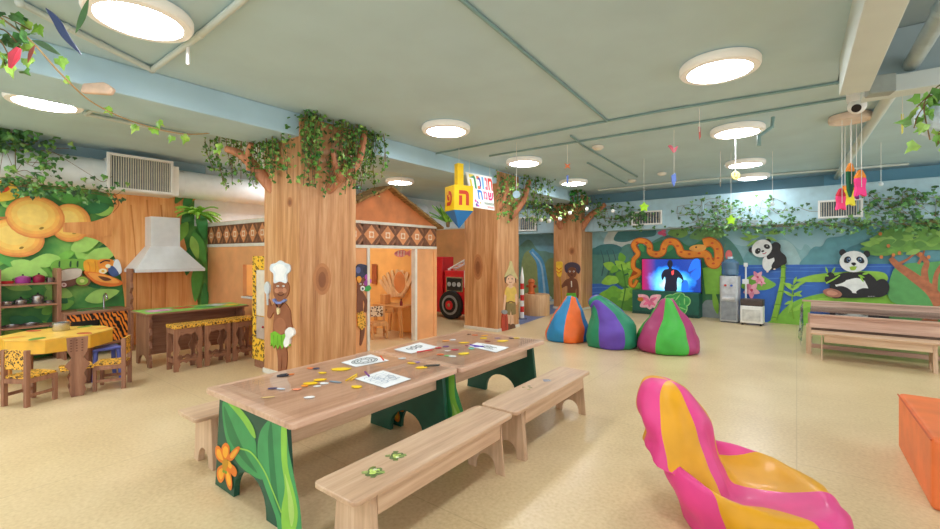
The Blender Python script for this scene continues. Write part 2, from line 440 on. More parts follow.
def fruit(cx, cy, rx, ry, rot=0):
    q.ell((226, 140, 66), cx, cy, rx, ry, rot).ell((236, 160, 76), cx - .3, cy - .5, rx * .95, ry * .94, rot).ell((242, 180, 84), cx - 1, cy - 1.2, rx * .86, ry * .85, rot).ell((247, 200, 98), cx - 1.5, cy - 1.8, rx * .74, ry * .73, rot).ell((248, 212, 112), cx - 2.2, cy - 2.6, rx * .52, ry * .5, rot)
    q.ell((150, 120, 40), cx + rx * .22, cy + ry * .52, 2.4, 1.2, -15)
fruit(69, 223, 21, 19, 10)
q.line(m_bark, [(112, 228), (96, 229), (80, 228), (62, 227.5)], 17, 9)
fruit(14, 238, 30, 19, 8); fruit(34, 217.5, 30, 21, 8); fruit(-38, 224, 26, 22)
q.blob((232, 196, 70), [(-20, 184), (0, 181), (14, 186), (19, 194), (12, 200), (-4, 202), (-20, 200)])
q.blob((220, 84, 40), [(-14, 184), (0, 184), (9, 189), (2, 193), (-14, 192)])
q.line((196, 120, 60), [(-30, 219), (6, 218)], 3, 2)
q.done('painted_fruit', wl, 'big orange yellow painted fruit')
q = Pic(WL, .066, .0003)
for x, y, a, l, w, c in ((186, 222, 120, 26, 12, 1), (192, 232, 70, 34, 13, 0), (198, 210, 80, 30, 12, 2), (182, 208, -60, 20, 9, 2), (190, 246, 100, 30, 12, 4), (197, 262, 95, 40, 12, 0), (190, 236, 75, 24, 9, 3), (203, 282, 90, 36, 8, 2)):
    q.leaf(greens[c], x, y, a, l, w)
q.done('painted_leaves', wl, 'dark green leaves beside the hood')
wu = MB().box(-8.298, -8.29, 3.15, 11.5, 1.9, CEIL)
wu.build('upper_wall', paint((226, 230, 230), .6, .02), wl)['label'] = 'white plain upper wall'
# raised fruit board above the play sink
q = Pic(WL, .075, .0012, .012)
q.blob((120, 176, 66), [(50, 265), (56, 260), (70, 259), (84, 260), (83, 270), (66, 272), (52, 270)])
for x in (58, 69, 76): q.blob((40, 84, 46), [(x - .8, 262), (x + .8, 261), (x + .5, 267), (x - 1, 266)])
q.blob((238, 168, 44), [(82, 262), (90, 259), (100, 262), (102, 271), (94, 275), (84, 272)])
q.line((226, 140, 30), [(86, 262), (88, 267), (88, 273)], 1); q.line((226, 140, 30), [(93, 261), (94, 267), (93, 274)], 1)
q.blob((240, 150, 54), [(96, 261), (108, 259), (113, 263), (110, 269), (100, 272)])
q.blob((232, 236, 240), [(112, 262), (116, 259.5), (119, 266), (119, 273), (111, 275)])
q.blob((70, 96, 150), [(106, 269), (111, 266), (117, 274), (110, 276)])
q.ell((248, 236, 200), 101, 271, 4, 2.6); q.ell((240, 190, 60), 101, 271, 1.6, 1.2); q.ell((248, 240, 210), 106, 266, 2.6, 2)
q.line((60, 40, 40), [(98, 263), (103, 260.6), (108, 261)], 1.2)
q.blob((122, 78, 58), [(56, 272), (70, 268), (79, 270), (79, 279), (70, 286), (58, 285)])
q.blob((214, 200, 184), [(56, 273), (66, 269), (79, 269), (78, 276), (66, 280), (57, 280)])
q.ell((120, 72, 58), 62, 284.5, 4, 3.2); q.ell((232, 206, 200), 62, 284.5, 2.8, 2.1); q.ell((170, 96, 90), 62, 284.5, 1.2, .9)
q.ell((128, 90, 50), 81, 281, 7.5, 5); q.ell((150, 190, 70), 80, 280.6, 6, 4.2); q.ell((214, 220, 130), 80, 280.6, 2.4, 1.8)
q.blob((230, 120, 44), [(82, 272), (92, 272), (106, 275), (119, 281), (118, 285), (104, 286), (92, 282)])
q.blob((244, 164, 72), [(86, 273), (96, 273.4), (110, 277), (117, 282), (108, 283), (94, 280)])
q.blob((110, 62, 34), [(96, 276), (104, 277), (109, 279.5), (102, 280.5)])
o = q.done('fruit_board'); tag(o, 'row of cutout watermelon, coconut, kiwi and papaya above the play sink', 'wall decoration')

# ------------------------------------------------------------------ paintings on the panda wall
SK = Pic(WF, .002, .0003)
SK.blob((140, 186, 192), [(560, 300), (575, 232), (592, 222), (604, 238), (620, 230), (640, 240), (700, 234), (722, 240), (745, 246), (758, 238), (772, 232), (788, 240), (800, 250), (806, 244), (818, 254), (840, 256), (960, 250), (1080, 245), (1080, 285), (800, 285)])
SK.blob((168, 202, 204), [(776, 266), (770, 250), (780, 240), (792, 244), (800, 258), (802, 268)])
SK.blob((118, 172, 176), [(744, 268), (746, 254), (758, 246), (772, 252), (776, 268)])
SK.blob((196, 206, 200), [(605, 245), (612, 226), (618, 222), (628, 232), (640, 244)])
SK.done('painted_hills', wf, 'misty blue green painted hills')
q = Pic(WF, .012, .0003)
for pts, c in (([(806, 268), (808, 254), (814, 247), (822, 246), (828, 238), (842, 236), (852, 230), (868, 226), (884, 230), (900, 240), (930, 238), (1080, 236), (1080, 270), (900, 272)], (98, 156, 166)),
               ([(840, 268), (846, 250), (858, 244), (872, 238), (888, 246), (892, 268)], (74, 132, 142)),
               ([(590, 290), (590, 252), (604, 248), (614, 252), (628, 244), (644, 246), (664, 236), (690, 234), (714, 234), (730, 240), (744, 262), (744, 290)], (82, 138, 128)),
               ([(614, 240), (620, 230), (632, 226), (646, 226), (656, 230), (654, 236), (638, 238), (626, 242)], (64, 122, 124)),
               ([(592, 254), (598, 246), (612, 244), (622, 248), (616, 254)], (60, 120, 124)),
               ([(690, 238), (696, 230), (706, 226), (720, 228), (724, 236), (708, 240)], (110, 158, 92)),
               ([(668, 234), (674, 228), (684, 228), (688, 234), (680, 238)], (120, 168, 88)),
               ([(600, 300), (610, 268), (630, 262), (660, 262), (710, 262), (736, 276), (736, 318), (600, 318)], (66, 128, 84))):
    q.blob(c, pts)
for x in (602, 608, 614, 634, 642): q.line((52, 88, 96), [(x, 276), (x + 2, 262), (x - 1, 250)], 1.2, .6)
for x, y in ((714, 232), (720, 238), (706, 236), (726, 244)): q.line((120, 140, 100), [(x, y), (x - 6, y + 14), (x - 4, y + 26)], .8, .4)
q.ell((222, 92, 136), 661, 233, 3, 2).ell((236, 120, 160), 664, 231, 2.4, 1.8).ell((222, 92, 136), 664.5, 234.5, 2.2, 1.7)
q.ell((228, 120, 120), 729, 255, 3.5, 5)
q.done('painted_jungle', wf, 'dark green painted jungle trees')
q = Pic(WF, .020, .0003)
q.poly((52, 104, 190), [(738, 265), (820, 264.5), (1080, 262), (1080, 345), (738, 330)])
q.poly((52, 104, 190), [(588, 284), (616, 283), (640, 300), (640, 316), (588, 312)])
for x0, x1, y in ((745, 800, 268), (770, 830, 272), (760, 810, 279), (800, 860, 268), (780, 815, 286), (590, 612, 288), (592, 610, 293), (850, 930, 267)):
    q.line((84, 134, 206), [(x0, y), ((x0 + x1) / 2, y - .8), (x1, y)], 1.0, .4)
q.done('painted_lake', wf, 'blue painted lake')
q = Pic(WF, .028, .0003)
q.blob((128, 186, 64), [(770, 330), (778, 316), (790, 304), (806, 297), (830, 292), (860, 289), (900, 287), (950, 286), (1080, 284), (1080, 350), (900, 336)])
q.blob((152, 204, 78), [(790, 312), (806, 301), (830, 297), (850, 296), (838, 301), (812, 306)])
q.blob((150, 200, 74), [(796, 281), (812, 275), (840, 272), (872, 271), (886, 274), (884, 282), (850, 281), (820, 282)])
q.blob((128, 186, 70), [(742, 288), (748, 277), (760, 275), (770, 280), (776, 285), (764, 290)])
q.blob((128, 188, 62), [(590, 313), (596, 298), (606, 290), (618, 288), (634, 296), (648, 308), (650, 318)])
q.blob((96, 160, 62), [(604, 316), (620, 300), (640, 304), (650, 318)])
q.blob((150, 158, 150), [(632, 316), (640, 304), (652, 302), (658, 312), (656, 318)])
q.blob((150, 160, 162), [(700, 317), (704, 302), (712, 300), (720, 304), (722, 318)])
q.blob((54, 104, 190), [(880, 293), (888, 289), (898, 291), (896, 295)])
q.done('painted_banks', wf, 'bright green painted grass banks')
q = Pic(WF, .036, .0003)
for x, y, a, l, w, c in ((624, 262, 250, 10, 8, 0), (632, 268, -40, 14, 9, 1), (616, 268, 200, 13, 9, 1), (626, 276, 30, 16, 10, 0), (616, 278, 160, 15, 10, 1), (622, 290, 20, 20, 10, 1), (634, 292, -20, 16, 9, 0), (614, 296, 150, 16, 9, 0), (628, 302, 10, 18, 9, 1), (618, 308, 165, 16, 8, 1), (640, 280, -30, 14, 8, 0)):
    q.leaf([(112, 178, 62), (146, 202, 74)][c], x, y, a, l, w)
lr = random.Random(12)
for k in range(26):
    q.leaf([(112, 178, 62), (146, 202, 74), (96, 160, 60)][k % 3], 623 + lr.uniform(-8, 10), lr.uniform(262, 308), lr.choice([200, -20, 160, 20]) + lr.uniform(-25, 25), lr.uniform(9, 15), lr.uniform(6, 9))
q.line((70, 130, 50), [(622, 264), (626, 286), (622, 310)], 1.2)
for x, y, a in ((722, 316, -80), (724, 314, -70), (718, 314, -100), (728, 316, -62)): q.leaf((136, 190, 66), x, y, a, 26, 6)
q.poly((132, 190, 66), [(703, 268), (722, 265), (722.5, 294), (706, 294)])
q.done('painted_foliage', wf, 'light green painted leaf plants')
# bamboo + flowers
q = Pic(WF, .044, .0003)
q.line((138, 188, 58), [(774, 321), (779, 300), (783, 280), (783.5, 263)], 6.5, 4.2)
q.line((104, 158, 46), [(777, 320), (781.6, 300), (785, 280), (785, 263)], 1.2, .8)
for x, y in ((774.5, 318), (777.5, 305), (781, 292), (783, 278), (783.5, 268)): q.line((96, 146, 44), [(x - 3.6, y), (x, y - .8), (x + 3.6, y)], .9)
for x, y, a, l in ((756, 238, 200, 15), (760, 236, 170, 14), (764, 234, -150, 14), (764, 235, -20, 15), (770, 234, -10, 14), (758, 240, 150, 13), (766, 237, 20, 12), (752, 240, 190, 12)): q.leaf((142, 190, 92), x, y, a, l, 3.4)
q.line((120, 170, 50), [(794, 319), (792, 306), (793, 290), (794, 282)], 1.6, 1)
for x, y, a, l in ((793, 296, -30, 11), (793, 296, 210, 11), (793, 290, -40, 12), (793, 290, 220, 13), (794, 286, -20, 13), (793, 286, 200, 9), (794, 284, -70, 8), (793, 301, 160, 9), (793, 300, 110, 14), (794, 293, 20, 9)): q.leaf((146, 196, 76), x, y, a, l, 3.2)
for cx, cy, r in ((758, 277, 5.5), (752, 290, 7), (762, 282, 3.5)):
    for k in range(5):
        a = k * 72 + 20; q.leaf((232, 138, 160) if k % 2 else (244, 176, 186), cx, cy, a, r * 1.25, r * .8)
    q.ell((206, 70, 96), cx, cy, r * .22, r * .2)
q.done('painted_bamboo', wf, 'green bamboo and pink painted flowers')
# the orange tree at the right
q = Pic(WF, .052, .0003)
q.blob((92, 160, 90), [(890, 300), (892, 272), (904, 264), (930, 262), (980, 258), (1060, 258), (1070, 306), (930, 306)])
m_tr = paint((176, 106, 72), .6, .12, 10)
q.line(m_tr, [(940, 305), (930, 290), (912, 276), (898, 266), (890, 258)], 13, 5)
q.line(m_tr, [(926, 288), (924, 272), (926, 262), (918, 254), (906, 248)], 8, 3)
q.line(m_tr, [(934, 290), (936, 274), (944, 262), (954, 252)], 6, 2.5)
q.line(m_tr, [(918, 264), (922, 256), (924, 250)], 3, 1.6); q.line(m_tr, [(898, 264), (906, 260), (914, 254)], 3, 1.5)
lr = random.Random(9)
for pts in ([(864, 248), (872, 238), (886, 230), (904, 226), (924, 222), (960, 218), (1040, 216), (1060, 240), (1000, 254), (940, 250), (906, 252), (884, 256), (868, 254)],):
    q.blob((112, 164, 74), pts)
for i in range(80):
    x = lr.uniform(868, 1045); y = 252 - (lr.random() ** .8) * min(26, (x - 860) * .55) - (x - 868) * .02
    q.leaf(lr.choice([(136, 184, 84), (120, 172, 74), (150, 194, 98), (98, 150, 70)]), x, y, lr.choice([0, 180]) + lr.uniform(-22, 22), lr.uniform(10, 20), lr.uniform(5, 8))
for x, y in ((881, 257), (893, 255), (899, 253), (880, 234), (888, 246), (920, 254), (928, 257), (946, 252)): q.ell((218, 130, 70), x, y, 1.8, 1.8)
q.done('painted_tree', wf, 'spreading painted orange tree')
# painted pandas
BK, WH = (34, 32, 36), (232, 234, 232)
def panda_big():
    q = Pic(WF, .092, .0003)
    q.blob(BK, [(868, 292), (876, 281), (884, 279), (889, 286), (886, 294), (876, 297)])
    q.blob(BK, [(833, 278), (842, 273), (856, 272), (868, 273), (876, 281), (880, 294), (870, 297), (840, 297), (830, 290)])
    q.blob(WH, [(836, 282), (846, 280), (858, 278), (868, 284), (866, 291), (856, 293), (844, 290), (836, 286)])
    q.blob(BK, [(832, 297), (830, 291), (838, 286), (846, 287), (852, 292), (846, 296), (838, 298)])
    q.blob((170, 112, 92), [(823, 291), (829, 288), (838, 290), (842, 294), (838, 297), (828, 296)])
    q.blob((206, 146, 122), [(827, 291), (832, 290), (838, 293), (834, 295), (828, 294)])
    q.blob(BK, [(856, 292), (862, 288), (870, 289), (872, 294), (864, 296)])
    q.blob(BK, [(864, 278), (872, 276), (878, 284), (878, 293), (874, 297), (868, 296), (868, 288)])
    for x in (868.5, 871, 873.5): q.ell((190, 190, 188), x, 296, .7, .5)
    q.blob(BK, [(836, 276), (842, 274), (846, 280), (838, 284), (830, 284), (825, 280), (827, 274), (832, 272)])
    q.line((150, 200, 60), [(826, 283), (834, 279), (840, 275)], 1.6, 1.1)
    for x, y, a in ((829, 276, 200), (832, 273, -60), (834, 275, -20), (828, 273, 250), (858, 275, 20), (862, 274, -10), (860, 276, 60)): q.leaf((140, 194, 60), x, y, a, 7, 2.2)
    q.ell(BK, 842.5, 252.5, 3.4, 3.4).ell(BK, 866.5, 254, 3.4, 3.4)
    q.ell(WH, 853.5, 261.5, 14, 10.6)
    q.blob(BK, [(844, 262), (845, 257.5), (849, 256.5), (851, 259.5), (848, 263)]); q.blob(BK, [(856, 259), (859, 256.5), (863, 258.5), (864, 262.5), (860, 263)])
    for x in (848.6, 859.6): q.ell((84, 120, 160), x, 259.6, 1.9, 2.1).ell((16, 16, 20), x, 259.8, 1.2, 1.4).ell((250, 250, 250), x + .5, 259, .5, .5)
    q.blob(BK, [(851, 263), (854.5, 262.4), (856, 264), (853.5, 265.6)])
    q.line((60, 40, 40), [(849.5, 267), (853.5, 268.4), (857, 266.6)], .6)
    q.blob((160, 196, 60), [(850, 266.8), (856, 266.4), (855, 269.8), (851, 270)])
    return q.done('painted_panda', wf, 'big painted panda sitting and eating bamboo')
panda_big()
def panda_small():
    q = Pic(WF, .092, .0003)
    q.blob(BK, [(770, 246), (776, 242), (781, 245), (781, 251), (786, 256), (787, 263), (783, 265), (776, 269), (766, 270), (764, 262), (764, 252)])
    q.blob(WH, [(763, 262), (765, 257), (772, 255), (775, 260), (772, 268), (768, 271), (764, 268)])
    q.blob(BK, [(772, 266), (777, 259), (785, 256), (787, 259), (784, 264), (776, 269)])
    q.blob(BK, [(768, 250), (774, 250), (781, 252), (781, 256), (776, 257), (768, 259)])
    q.ell(BK, 752, 250, 2.8, 2.8).ell(BK, 768.5, 241.5, 2.8, 2.6)
    q.ell(WH, 762.5, 248.5, 10.3, 8.6, -20)
    q.ell(BK, 758.5, 251, 3.2, 2.6, -50).ell(BK, 767.5, 246.6, 3.2, 2.3, 20)
    q.ell((20, 20, 24), 759, 250.8, 1.2, 1.2).ell((250, 250, 250), 759.4, 250.3, .5, .5).ell((20, 20, 24), 767.2, 246.6, 1.2, 1.2).ell((250, 250, 250), 767.6, 246.2, .5, .5)
    q.ell(BK, 763.4, 251.2, 1.5, 1.0, -20)
    q.line((196, 80, 90), [(763, 253.6), (765.2, 253.6), (767, 252.2)], .8)
    for x, y in ((768, 271.5), (775, 269)): q.ell((236, 210, 190), x, y, 1.2, .8)
    return q.done('painted_panda', wf, 'small painted panda climbing the bamboo')
panda_small()
# waterfall painting left of the far pillar
q = Pic(WF, .010, .0003)
q.blob((126, 176, 196), [(470, 330), (470, 215), (520, 212), (560, 214), (562, 330)])
q.blob((110, 152, 140), [(505, 322), (508, 262), (522, 244), (530, 240), (538, 250), (548, 252), (558, 262), (562, 322)])
q.blob((150, 164, 110), [(522, 322), (522, 262), (532, 250), (540, 262), (540, 322)])
q.blob((132, 152, 108), [(546, 316), (544, 270), (552, 258), (560, 270), (560, 316)])
q.line((92, 166, 218), [(531, 250), (540, 262), (543, 282), (546, 312)], 5, 12)
q.line((170, 210, 236), [(532, 252), (541, 264), (544, 284), (546, 306)], 1.4, 2.4)
q.blob((40, 96, 180), [(500, 330), (504, 312), (528, 309), (560, 306), (562, 330)])
for x, y, r in ((544, 300, 3), (549, 298, 3), (553, 301, 2.5), (547, 305, 3), (540, 305, 2.4)): q.ell((196, 222, 238), x, y, r, r * .8)
for x, y, a in ((528, 300, -80), (533, 304, -100), (524, 306, -70), (556, 290, -95)): q.leaf((96, 150, 70), x, y, a, 14, 4)
q.done('painted_waterfall', wf, 'blue painted waterfall over rocks')

# ------------------------------------------------------------------ air ducts and grilles
L = MB(); L.cyl((-8.06, -3, 2.56), (-8.06, 8.6, 2.56), .22, n=40, cap=True)
for y in (.2, 1.72, 2.86, 4.6): L.cyl((-8.06, y - .012, 2.56), (-8.06, y + .012, 2.56), .226, n=40)
tag(L.build('air_duct', paint((226, 232, 234), .45, .02)), 'white round air duct above the orange tree wall', 'air duct')
DU = MB()
DU.prism([WFp(-7.4, 2.0, .52), WFp(-7.4, 2.0, .02), WFp(-7.4, 2.685, .02), WFp(-7.4, 2.685, .52)], WF.u * 14.2)
for uu in (-4.2, -2.4, .1, 2.6, 5): DU.prism([WFp(uu, 1.99, .53), WFp(uu, 1.99, .02), WFp(uu, 2.69, .02), WFp(uu, 2.69, .53)], WF.u * .03)
tag(DU.build('air_duct', paint((172, 204, 216), .5, .03), bevel=.01), 'pale blue boxed air duct with ivy above the panda wall', 'air duct')
WD = Wall(tuple((WF.o + WF.n * .52).xy), tuple(WF.u.xy))
def grille(wall, px0, py0, px1, py1, label, nbar, vert=True):
    a = wall.p(px0, (py0 + py1) / 2); b = wall.p(px1, (py0 + py1) / 2)
    zt = wall.p((px0 + px1) / 2, py0).z; zb = wall.p((px0 + px1) / 2, py1).z
    w = (b - a).length; h = zt - zb; u = (b - a).normalized(); ang = math.atan2(u.y, u.x)
    c = (a + b) / 2
    r = thing('vent_grille', label, 'vent', (c.x, c.y, zb), ang)
    f = MB(); e = .035; d0, d1 = -.05, .0
    f.box(-w / 2, w / 2, d0, d1, 0, e).box(-w / 2, w / 2, d0, d1, h - e, h).box(-w / 2, -w / 2 + e, d0, d1, e, h - e).box(w / 2 - e, w / 2, d0, d1, e, h - e)
    f.build('frame', m_white, r, bevel=.004)
    boxed('backing', paint((84, 100, 112), .7, .1), (-w / 2 + e, w / 2 - e, -.006, -.001, e, h - e), r, 0)
    s_ = MB()
    for i in range(nbar):
        if vert:
            x = -w / 2 + e + (w - 2 * e) * (i + .5) / nbar; s_.box(x - .0045, x + .0045, -.04, -.008, e, h - e)
        else:
            z = e + (h - 2 * e) * (i + .5) / nbar; s_.box(-w / 2 + e, w / 2 - e, -.04, -.008, z - .006, z + .006)
    s_.build('slats', m_offw, r)
    return r
boxm = MB().box(-8.28, -7.84, 1.86, 2.76, 2.33, 2.80)
tag(boxm.build('duct_box', m_white, bevel=.008), 'white square duct box carrying the grille above the hood', 'duct box')
grille(Wall((-7.838, 0), (0, 1)), 106.5, 157, 172, 192, 'white framed grille on the left wall above the tree', 26)
grille(WD, 632, 211, 662.5, 225, 'square vent grille on the duct just left of the television', 10)
grille(WD, 818, 199.5, 863, 218, 'vent grille on the duct above the sitting panda', 16)
grille(WD, 519, 217, 537, 231, 'vent grille between the middle and far tree pillars', 8)

# ------------------------------------------------------------------ round ceiling lamps
m_lampring = NT('lamp_ring_plastic'); m_lampring.b.inputs['Base Color'].default_value = rgb((240, 236, 226)); m_lampring.b.inputs['Roughness'].default_value = .4; m_lampring.b.inputs['Emission Color'].default_value = rgb((255, 246, 236)); m_lampring.b.inputs['Emission Strength'].default_value = .05
m_lampring = m_lampring.m
m_lamp_on = emit('lamp_diffuser_lit', (246, 249, 254), 17.5)
m_lamp_off = paint((226, 206, 190), .4, .03)
def make_lamp(name_label, loc, on=True, r=.29):
    t_ = thing('ceiling_lamp', name_label, 'lamp', loc, 0, 'round ceiling lamps')
    MB().lathe([(.001, .07), (r * .97, .068), (r * 1.0, .055), (r, .018), (r * .96, .0), (r * .80, -.004), (r * .79, .01)], n=40, cap=False).build('housing', m_lampring if on else m_lamp_off, t_)
    MB().lathe([(.001, .012), (r * .4, .011), (r * .795, .004), (r * .795, .02), (.001, .02)], n=40, cap=False).build('diffuser', m_lamp_on if on else m_lamp_off, t_)
    MB().cyl((0, 0, .05), (0, 0, .075), .10, n=20).build('mount', m_white, t_)
    return t_
LZ = CEIL - .075
lamps = [((140, 22), 'round lit lamp at the upper left, largest and nearest'), ((45, 104.5), 'round lit lamp behind the beam at the far left edge'),
         ((446, 132), 'round lit lamp right of the nearest tree pillar, above the tables'), ((719, 72), 'large round lit lamp at the upper right'),
         ((524, 164), 'round lit lamp right above the middle tree pillar'), ((573.5, 184), 'round lit lamp in front of the far tree pillar'),
         ((737, 133.5), 'second lamp of the right row, with a bent pipe beside it'), ((745, 165.5), 'third lamp of the right row, above the smiley ornament'),
         ((752, 178.5), 'farthest lamp of the right row, near the panda wall'), ((400, 183), 'round lit lamp above the playhouse roof')]
lamp0 = None
for (px, py), lb in lamps:
    p = flat(px, py, LZ)
    if lamp0 is None: lamp0 = make_lamp(lb, tuple(p))
    else: dup(lamp0, tuple(p), label=lb)
# room lamps outside the picture; last two added to brighten the left wall
for k, (x, y) in enumerate(((-3.4, -1.6), (-.5, 1.6), (-.5, -1.2), (-6.4, -1.4), (2.9, 6.3), (2.8, 8.8), (-7.2, 4.4), (-6.6, 9.6), (-7.4, -.35), (-5.3, -.7))):
    dup(lamp0, (x, y, LZ), label='round ceiling lamp outside the picture over the %s' % ['entrance', 'beanbag floor', 'doorway floor', 'kitchen entrance', 'panda bench', 'panda corner', 'playhouse room', 'fire engine corner', 'play table corner, added to brighten the left wall', 'shelf passage, added to brighten the left wall'][k])
make_lamp('unlit flesh coloured round lamp beside the security camera', tuple(flat(850, 121.5, LZ)), False, .19)

# ------------------------------------------------------------------ pipes and conduits on the ceiling
def conduit(label, pts, r=.013, z=None, m=None, name='ceiling_pipe'):
    z = z or CEIL - r - .004
    P = [tuple(flat(*p[:2], p[2] if len(p) > 2 else z)) for p in pts]
    mb = MB().tube(P, r, 10)
    for p in P: mb.ball(p, r * 1.25, n=10, k=5)
    o = mb.build(name, m or m_pipe)
    return tag(o, label, 'pipe')
conduit('thin ceiling pipe above the lamp by the tables, first of the crossing pair', [(434, 154), (660, 111.3), (837, 83)])
conduit('thin ceiling pipe second of the crossing pair, ending by the camera', [(490, 156), (660, 128.6), (848, 98), (924, 86)])
conduit('long thin ceiling pipe running straight towards the viewer', [(452, -8), (532, 59), (607, 121)])
conduit('short ceiling pipe left of the orange butterfly ornament', [(571, 136), (583, 146), (637, 177)])
conduit('short ceiling pipe above the far pillar garland', [(587.5, 163), (626, 184)])
conduit('pale ceiling pipe crossing in front of the panda wall', [(599, 190), (700, 179.5), (760, 175.5), (907, 164)], .022, m=m_beam2)
conduit('grey ceiling pipe nearest the panda wall', [(648.7, 197), (700, 193), (841, 182)], .03, m=paint((120, 150, 156), .5, .04))
conduit('wide flat conduit running from the camera towards the panda wall', [(892, 92), (834, 182)], .05, CEIL - .06, m_beam2)
conduit('pale pipe crossing the ceiling by the nearest lamp', [(252, -8), (200, 35), (152, 70)], .022, m=m_beam2)
conduit('pale pipe along the top of the blue beam at the upper left', [(152, 70), (100, 44), (66, 27), (20, 3)], .022, m=m_beam2)
conduit('pale pipe behind the blue beam at the far left', [(124, 91), (86, 114), (187, 135)], .022, m=m_beam2)
conduit('thick grey pipe in the dark bay at the top right corner', [(906, 74, 2.97), (945, 8, 2.97), (960, -20, 2.97)], .055, m=paint((176, 190, 190), .5, .04))
p = flat(188, 44, 2.93)
tag(MB().tube([tuple(p), (p.x, p.y, p.z - .15)], .012, 10).build('sprinkler_drop', m_white), 'small white drop pipe hanging beside the nearest lamp', 'pipe')
p = flat(772, 125, 2.93)
tag(MB().tube([tuple(at3(773, 117, 4.8)), tuple(at3(772, 127, 4.8)), tuple(at3(759, 136, 4.8)), tuple(at3(759, 146, 4.8))], .02, 10).build('bent_pipe', m_pipe), 'short bent pale pipe beside the second right lamp', 'pipe')
p = at3(880, 86, 3.45)
tag(MB().box(-.08, .08, -.06, .06, -.07, .075).build('loudspeaker', paint((150, 156, 146), .6, .05), None, tuple(p), .2, .01), 'grey box loudspeaker tucked behind the boxed beam', 'loudspeaker')

# security camera
p = at3(857, 105, 4.05)
r = thing('security_camera', 'white dome security camera at the end of the boxed beam', 'camera', tuple(p), -.15)
MB().lathe([(.001, CEIL - p.z), (.075, CEIL - p.z), (.078, .06), (.07, .03), (.001, .03)], n=24, cap=False).build('mount', m_white, r)
MB().ball((0, 0, -.01), .072, n=20, k=12).build('dome', m_white, r)
d = (Vector((0, -.9, -.5))).normalized()
MB().cyl(Vector((0, 0, -.01)) + d * .05, Vector((0, 0, -.01)) + d * .078, .036, n=20).build('lens', m_black, r)

# ------------------------------------------------------------------ smoke detectors
for (px, py), lb in (((598, 149), 'small beige ceiling detector above the orange butterfly'), ((632, 182), 'small white ceiling detector left of the pink bird'), ((662, 175), 'round beige ceiling detector near the blue pendant')):
    p = flat(px, py, 2.9)
    tag(MB().lathe([(.06, .05), (.08, .04), (.08, .015), (.05, -.01), (.001, -.012)], n=20, cap=False).build('smoke_detector', m_offw, None, tuple(p)), lb, 'smoke detector', 'ceiling detectors')

# ------------------------------------------------------------------ hanging ornaments
def hang(name, label, px, py, depth, shape, mats, parts=()):
    c = Vector((0, 0, EYE)) + sight(px, py) * depth
    r = thing(name, label, 'hanging ornament', tuple(c), math.atan2(.6, .8), 'ornaments on strings')
    MB().tube([(0, 0, .0), (0, 0, CEIL - c.z)], .004, 6).build('string', m_string, r)
    shape.build('body', mats, r, bevel=.003)
    for nm, mb, m in parts: mb.build(nm, m, r)
    return r
def star(n, r0, r1, th, sx=1, sz=1, cx=0, cz=0, ph=0):
    return MB().prism([(cx + sx * (r0 if i % 2 else r1) * math.sin(PI * i / n + ph), -th / 2, cz + sz * (r0 if i % 2 else r1) * math.cos(PI * i / n + ph)) for i in range(2 * n)], (0, th, 0))
m_org = paint((236, 130, 84), .6); m_pinkf = paint((236, 120, 140), .6); m_bluef = paint((110, 140, 226), .6); m_lime = paint((176, 236, 44), .6)
hang('butterfly_ornament', 'orange butterfly hanging above the far pillar', 567.5, 166, 6.0, star(4, .02, .06, .012, 1, .9, ph=PI / 4), m_org, [('pendant', MB().box(-.012, .012, -.006, .006, -.26, -.13), m_bluef)])
hang('bird_ornament', 'pink paper bird hanging between the lamp rows', 674, 148, 5.4, MB().prism(smooth_closed([(-.07, 0, .03), (-.03, 0, .035), (.0, 0, .0), (.05, 0, .03), (.03, 0, -.03), (.0, 0, -.06), (-.03, 0, -.02)], 3), (0, .014, 0)), m_pinkf, [('pendant', MB().prism([(-.03, 0, -.34), (.02, 0, -.31), (.03, 0, -.4), (.0, 0, -.48), (-.025, 0, -.42)], (0, .012, 0)), m_bluef), ('thread', MB().tube([(0, 0, 0), (0, 0, -.33)], .003, 6), m_string)])
hang('smiley_ornament', 'yellow round smiley hanging under the third right lamp', 735.5, 175.5, 5.5, MB().cyl((0, -.012, 0), (0, .012, 0), .052, n=24), paint((236, 222, 140), .5), [('face', MB().ball((-.018, -.014, .012), .007, n=8, k=4).ball((.018, -.014, .012), .007, n=8, k=4).tube([(-.022, -.014, -.014), (0, -.014, -.025), (.022, -.014, -.014)], .004, 6), paint((120, 92, 40), .5))])
hang('frog_ornament', 'lime green frog hanging before the far grille', 644, 207, 7.0, star(5, .05, .085, .02), m_lime)
hang('frog_ornament', 'lime green frog hanging beside the panda wall ivy', 731, 220, 6.6, star(5, .045, .08, .02, 1, 1.0), m_lime)
hang('ball_ornament', 'small white ball hanging right of the smiley', 772.5, 204, 6.5, MB().ball((0, 0, 0), .03, n=14, k=8), paint((214, 228, 240), .3))
hang('ball_ornament', 'pale blue disc hanging before the middle pillar', 516.5, 194.5, 6.0, MB().cyl((0, -.01, 0), (0, .01, 0), .052, n=20), paint((176, 206, 226), .4))
hang('ribbon_ornament', 'small red ribbon hanging from the crossing pipes', 699.5, 132, 4.6, MB().prism([(-.01, 0, .06), (.012, 0, .05), (.016, 0, -.05), (.0, 0, -.09), (-.006, 0, -.02)], (0, .006, 0)), paint((190, 96, 90), .6))
hang('ribbon_ornament', 'small dark ribbon hanging left of the smiley', 720.5, 182, 6.5, MB().prism([(-.012, 0, .07), (.012, 0, .07), (.01, 0, -.07), (-.01, 0, -.07)], (0, .006, 0)), paint((130, 130, 116), .6))
hang('ribbon_ornament', 'yellow ribbon hanging near the upper right ivy', 902.5, 124, 4.2, MB().prism([(-.012, 0, .1), (.014, 0, .1), (.01, 0, -.08), (-.006, 0, -.1)], (0, .006, 0)), paint((214, 208, 90), .6))
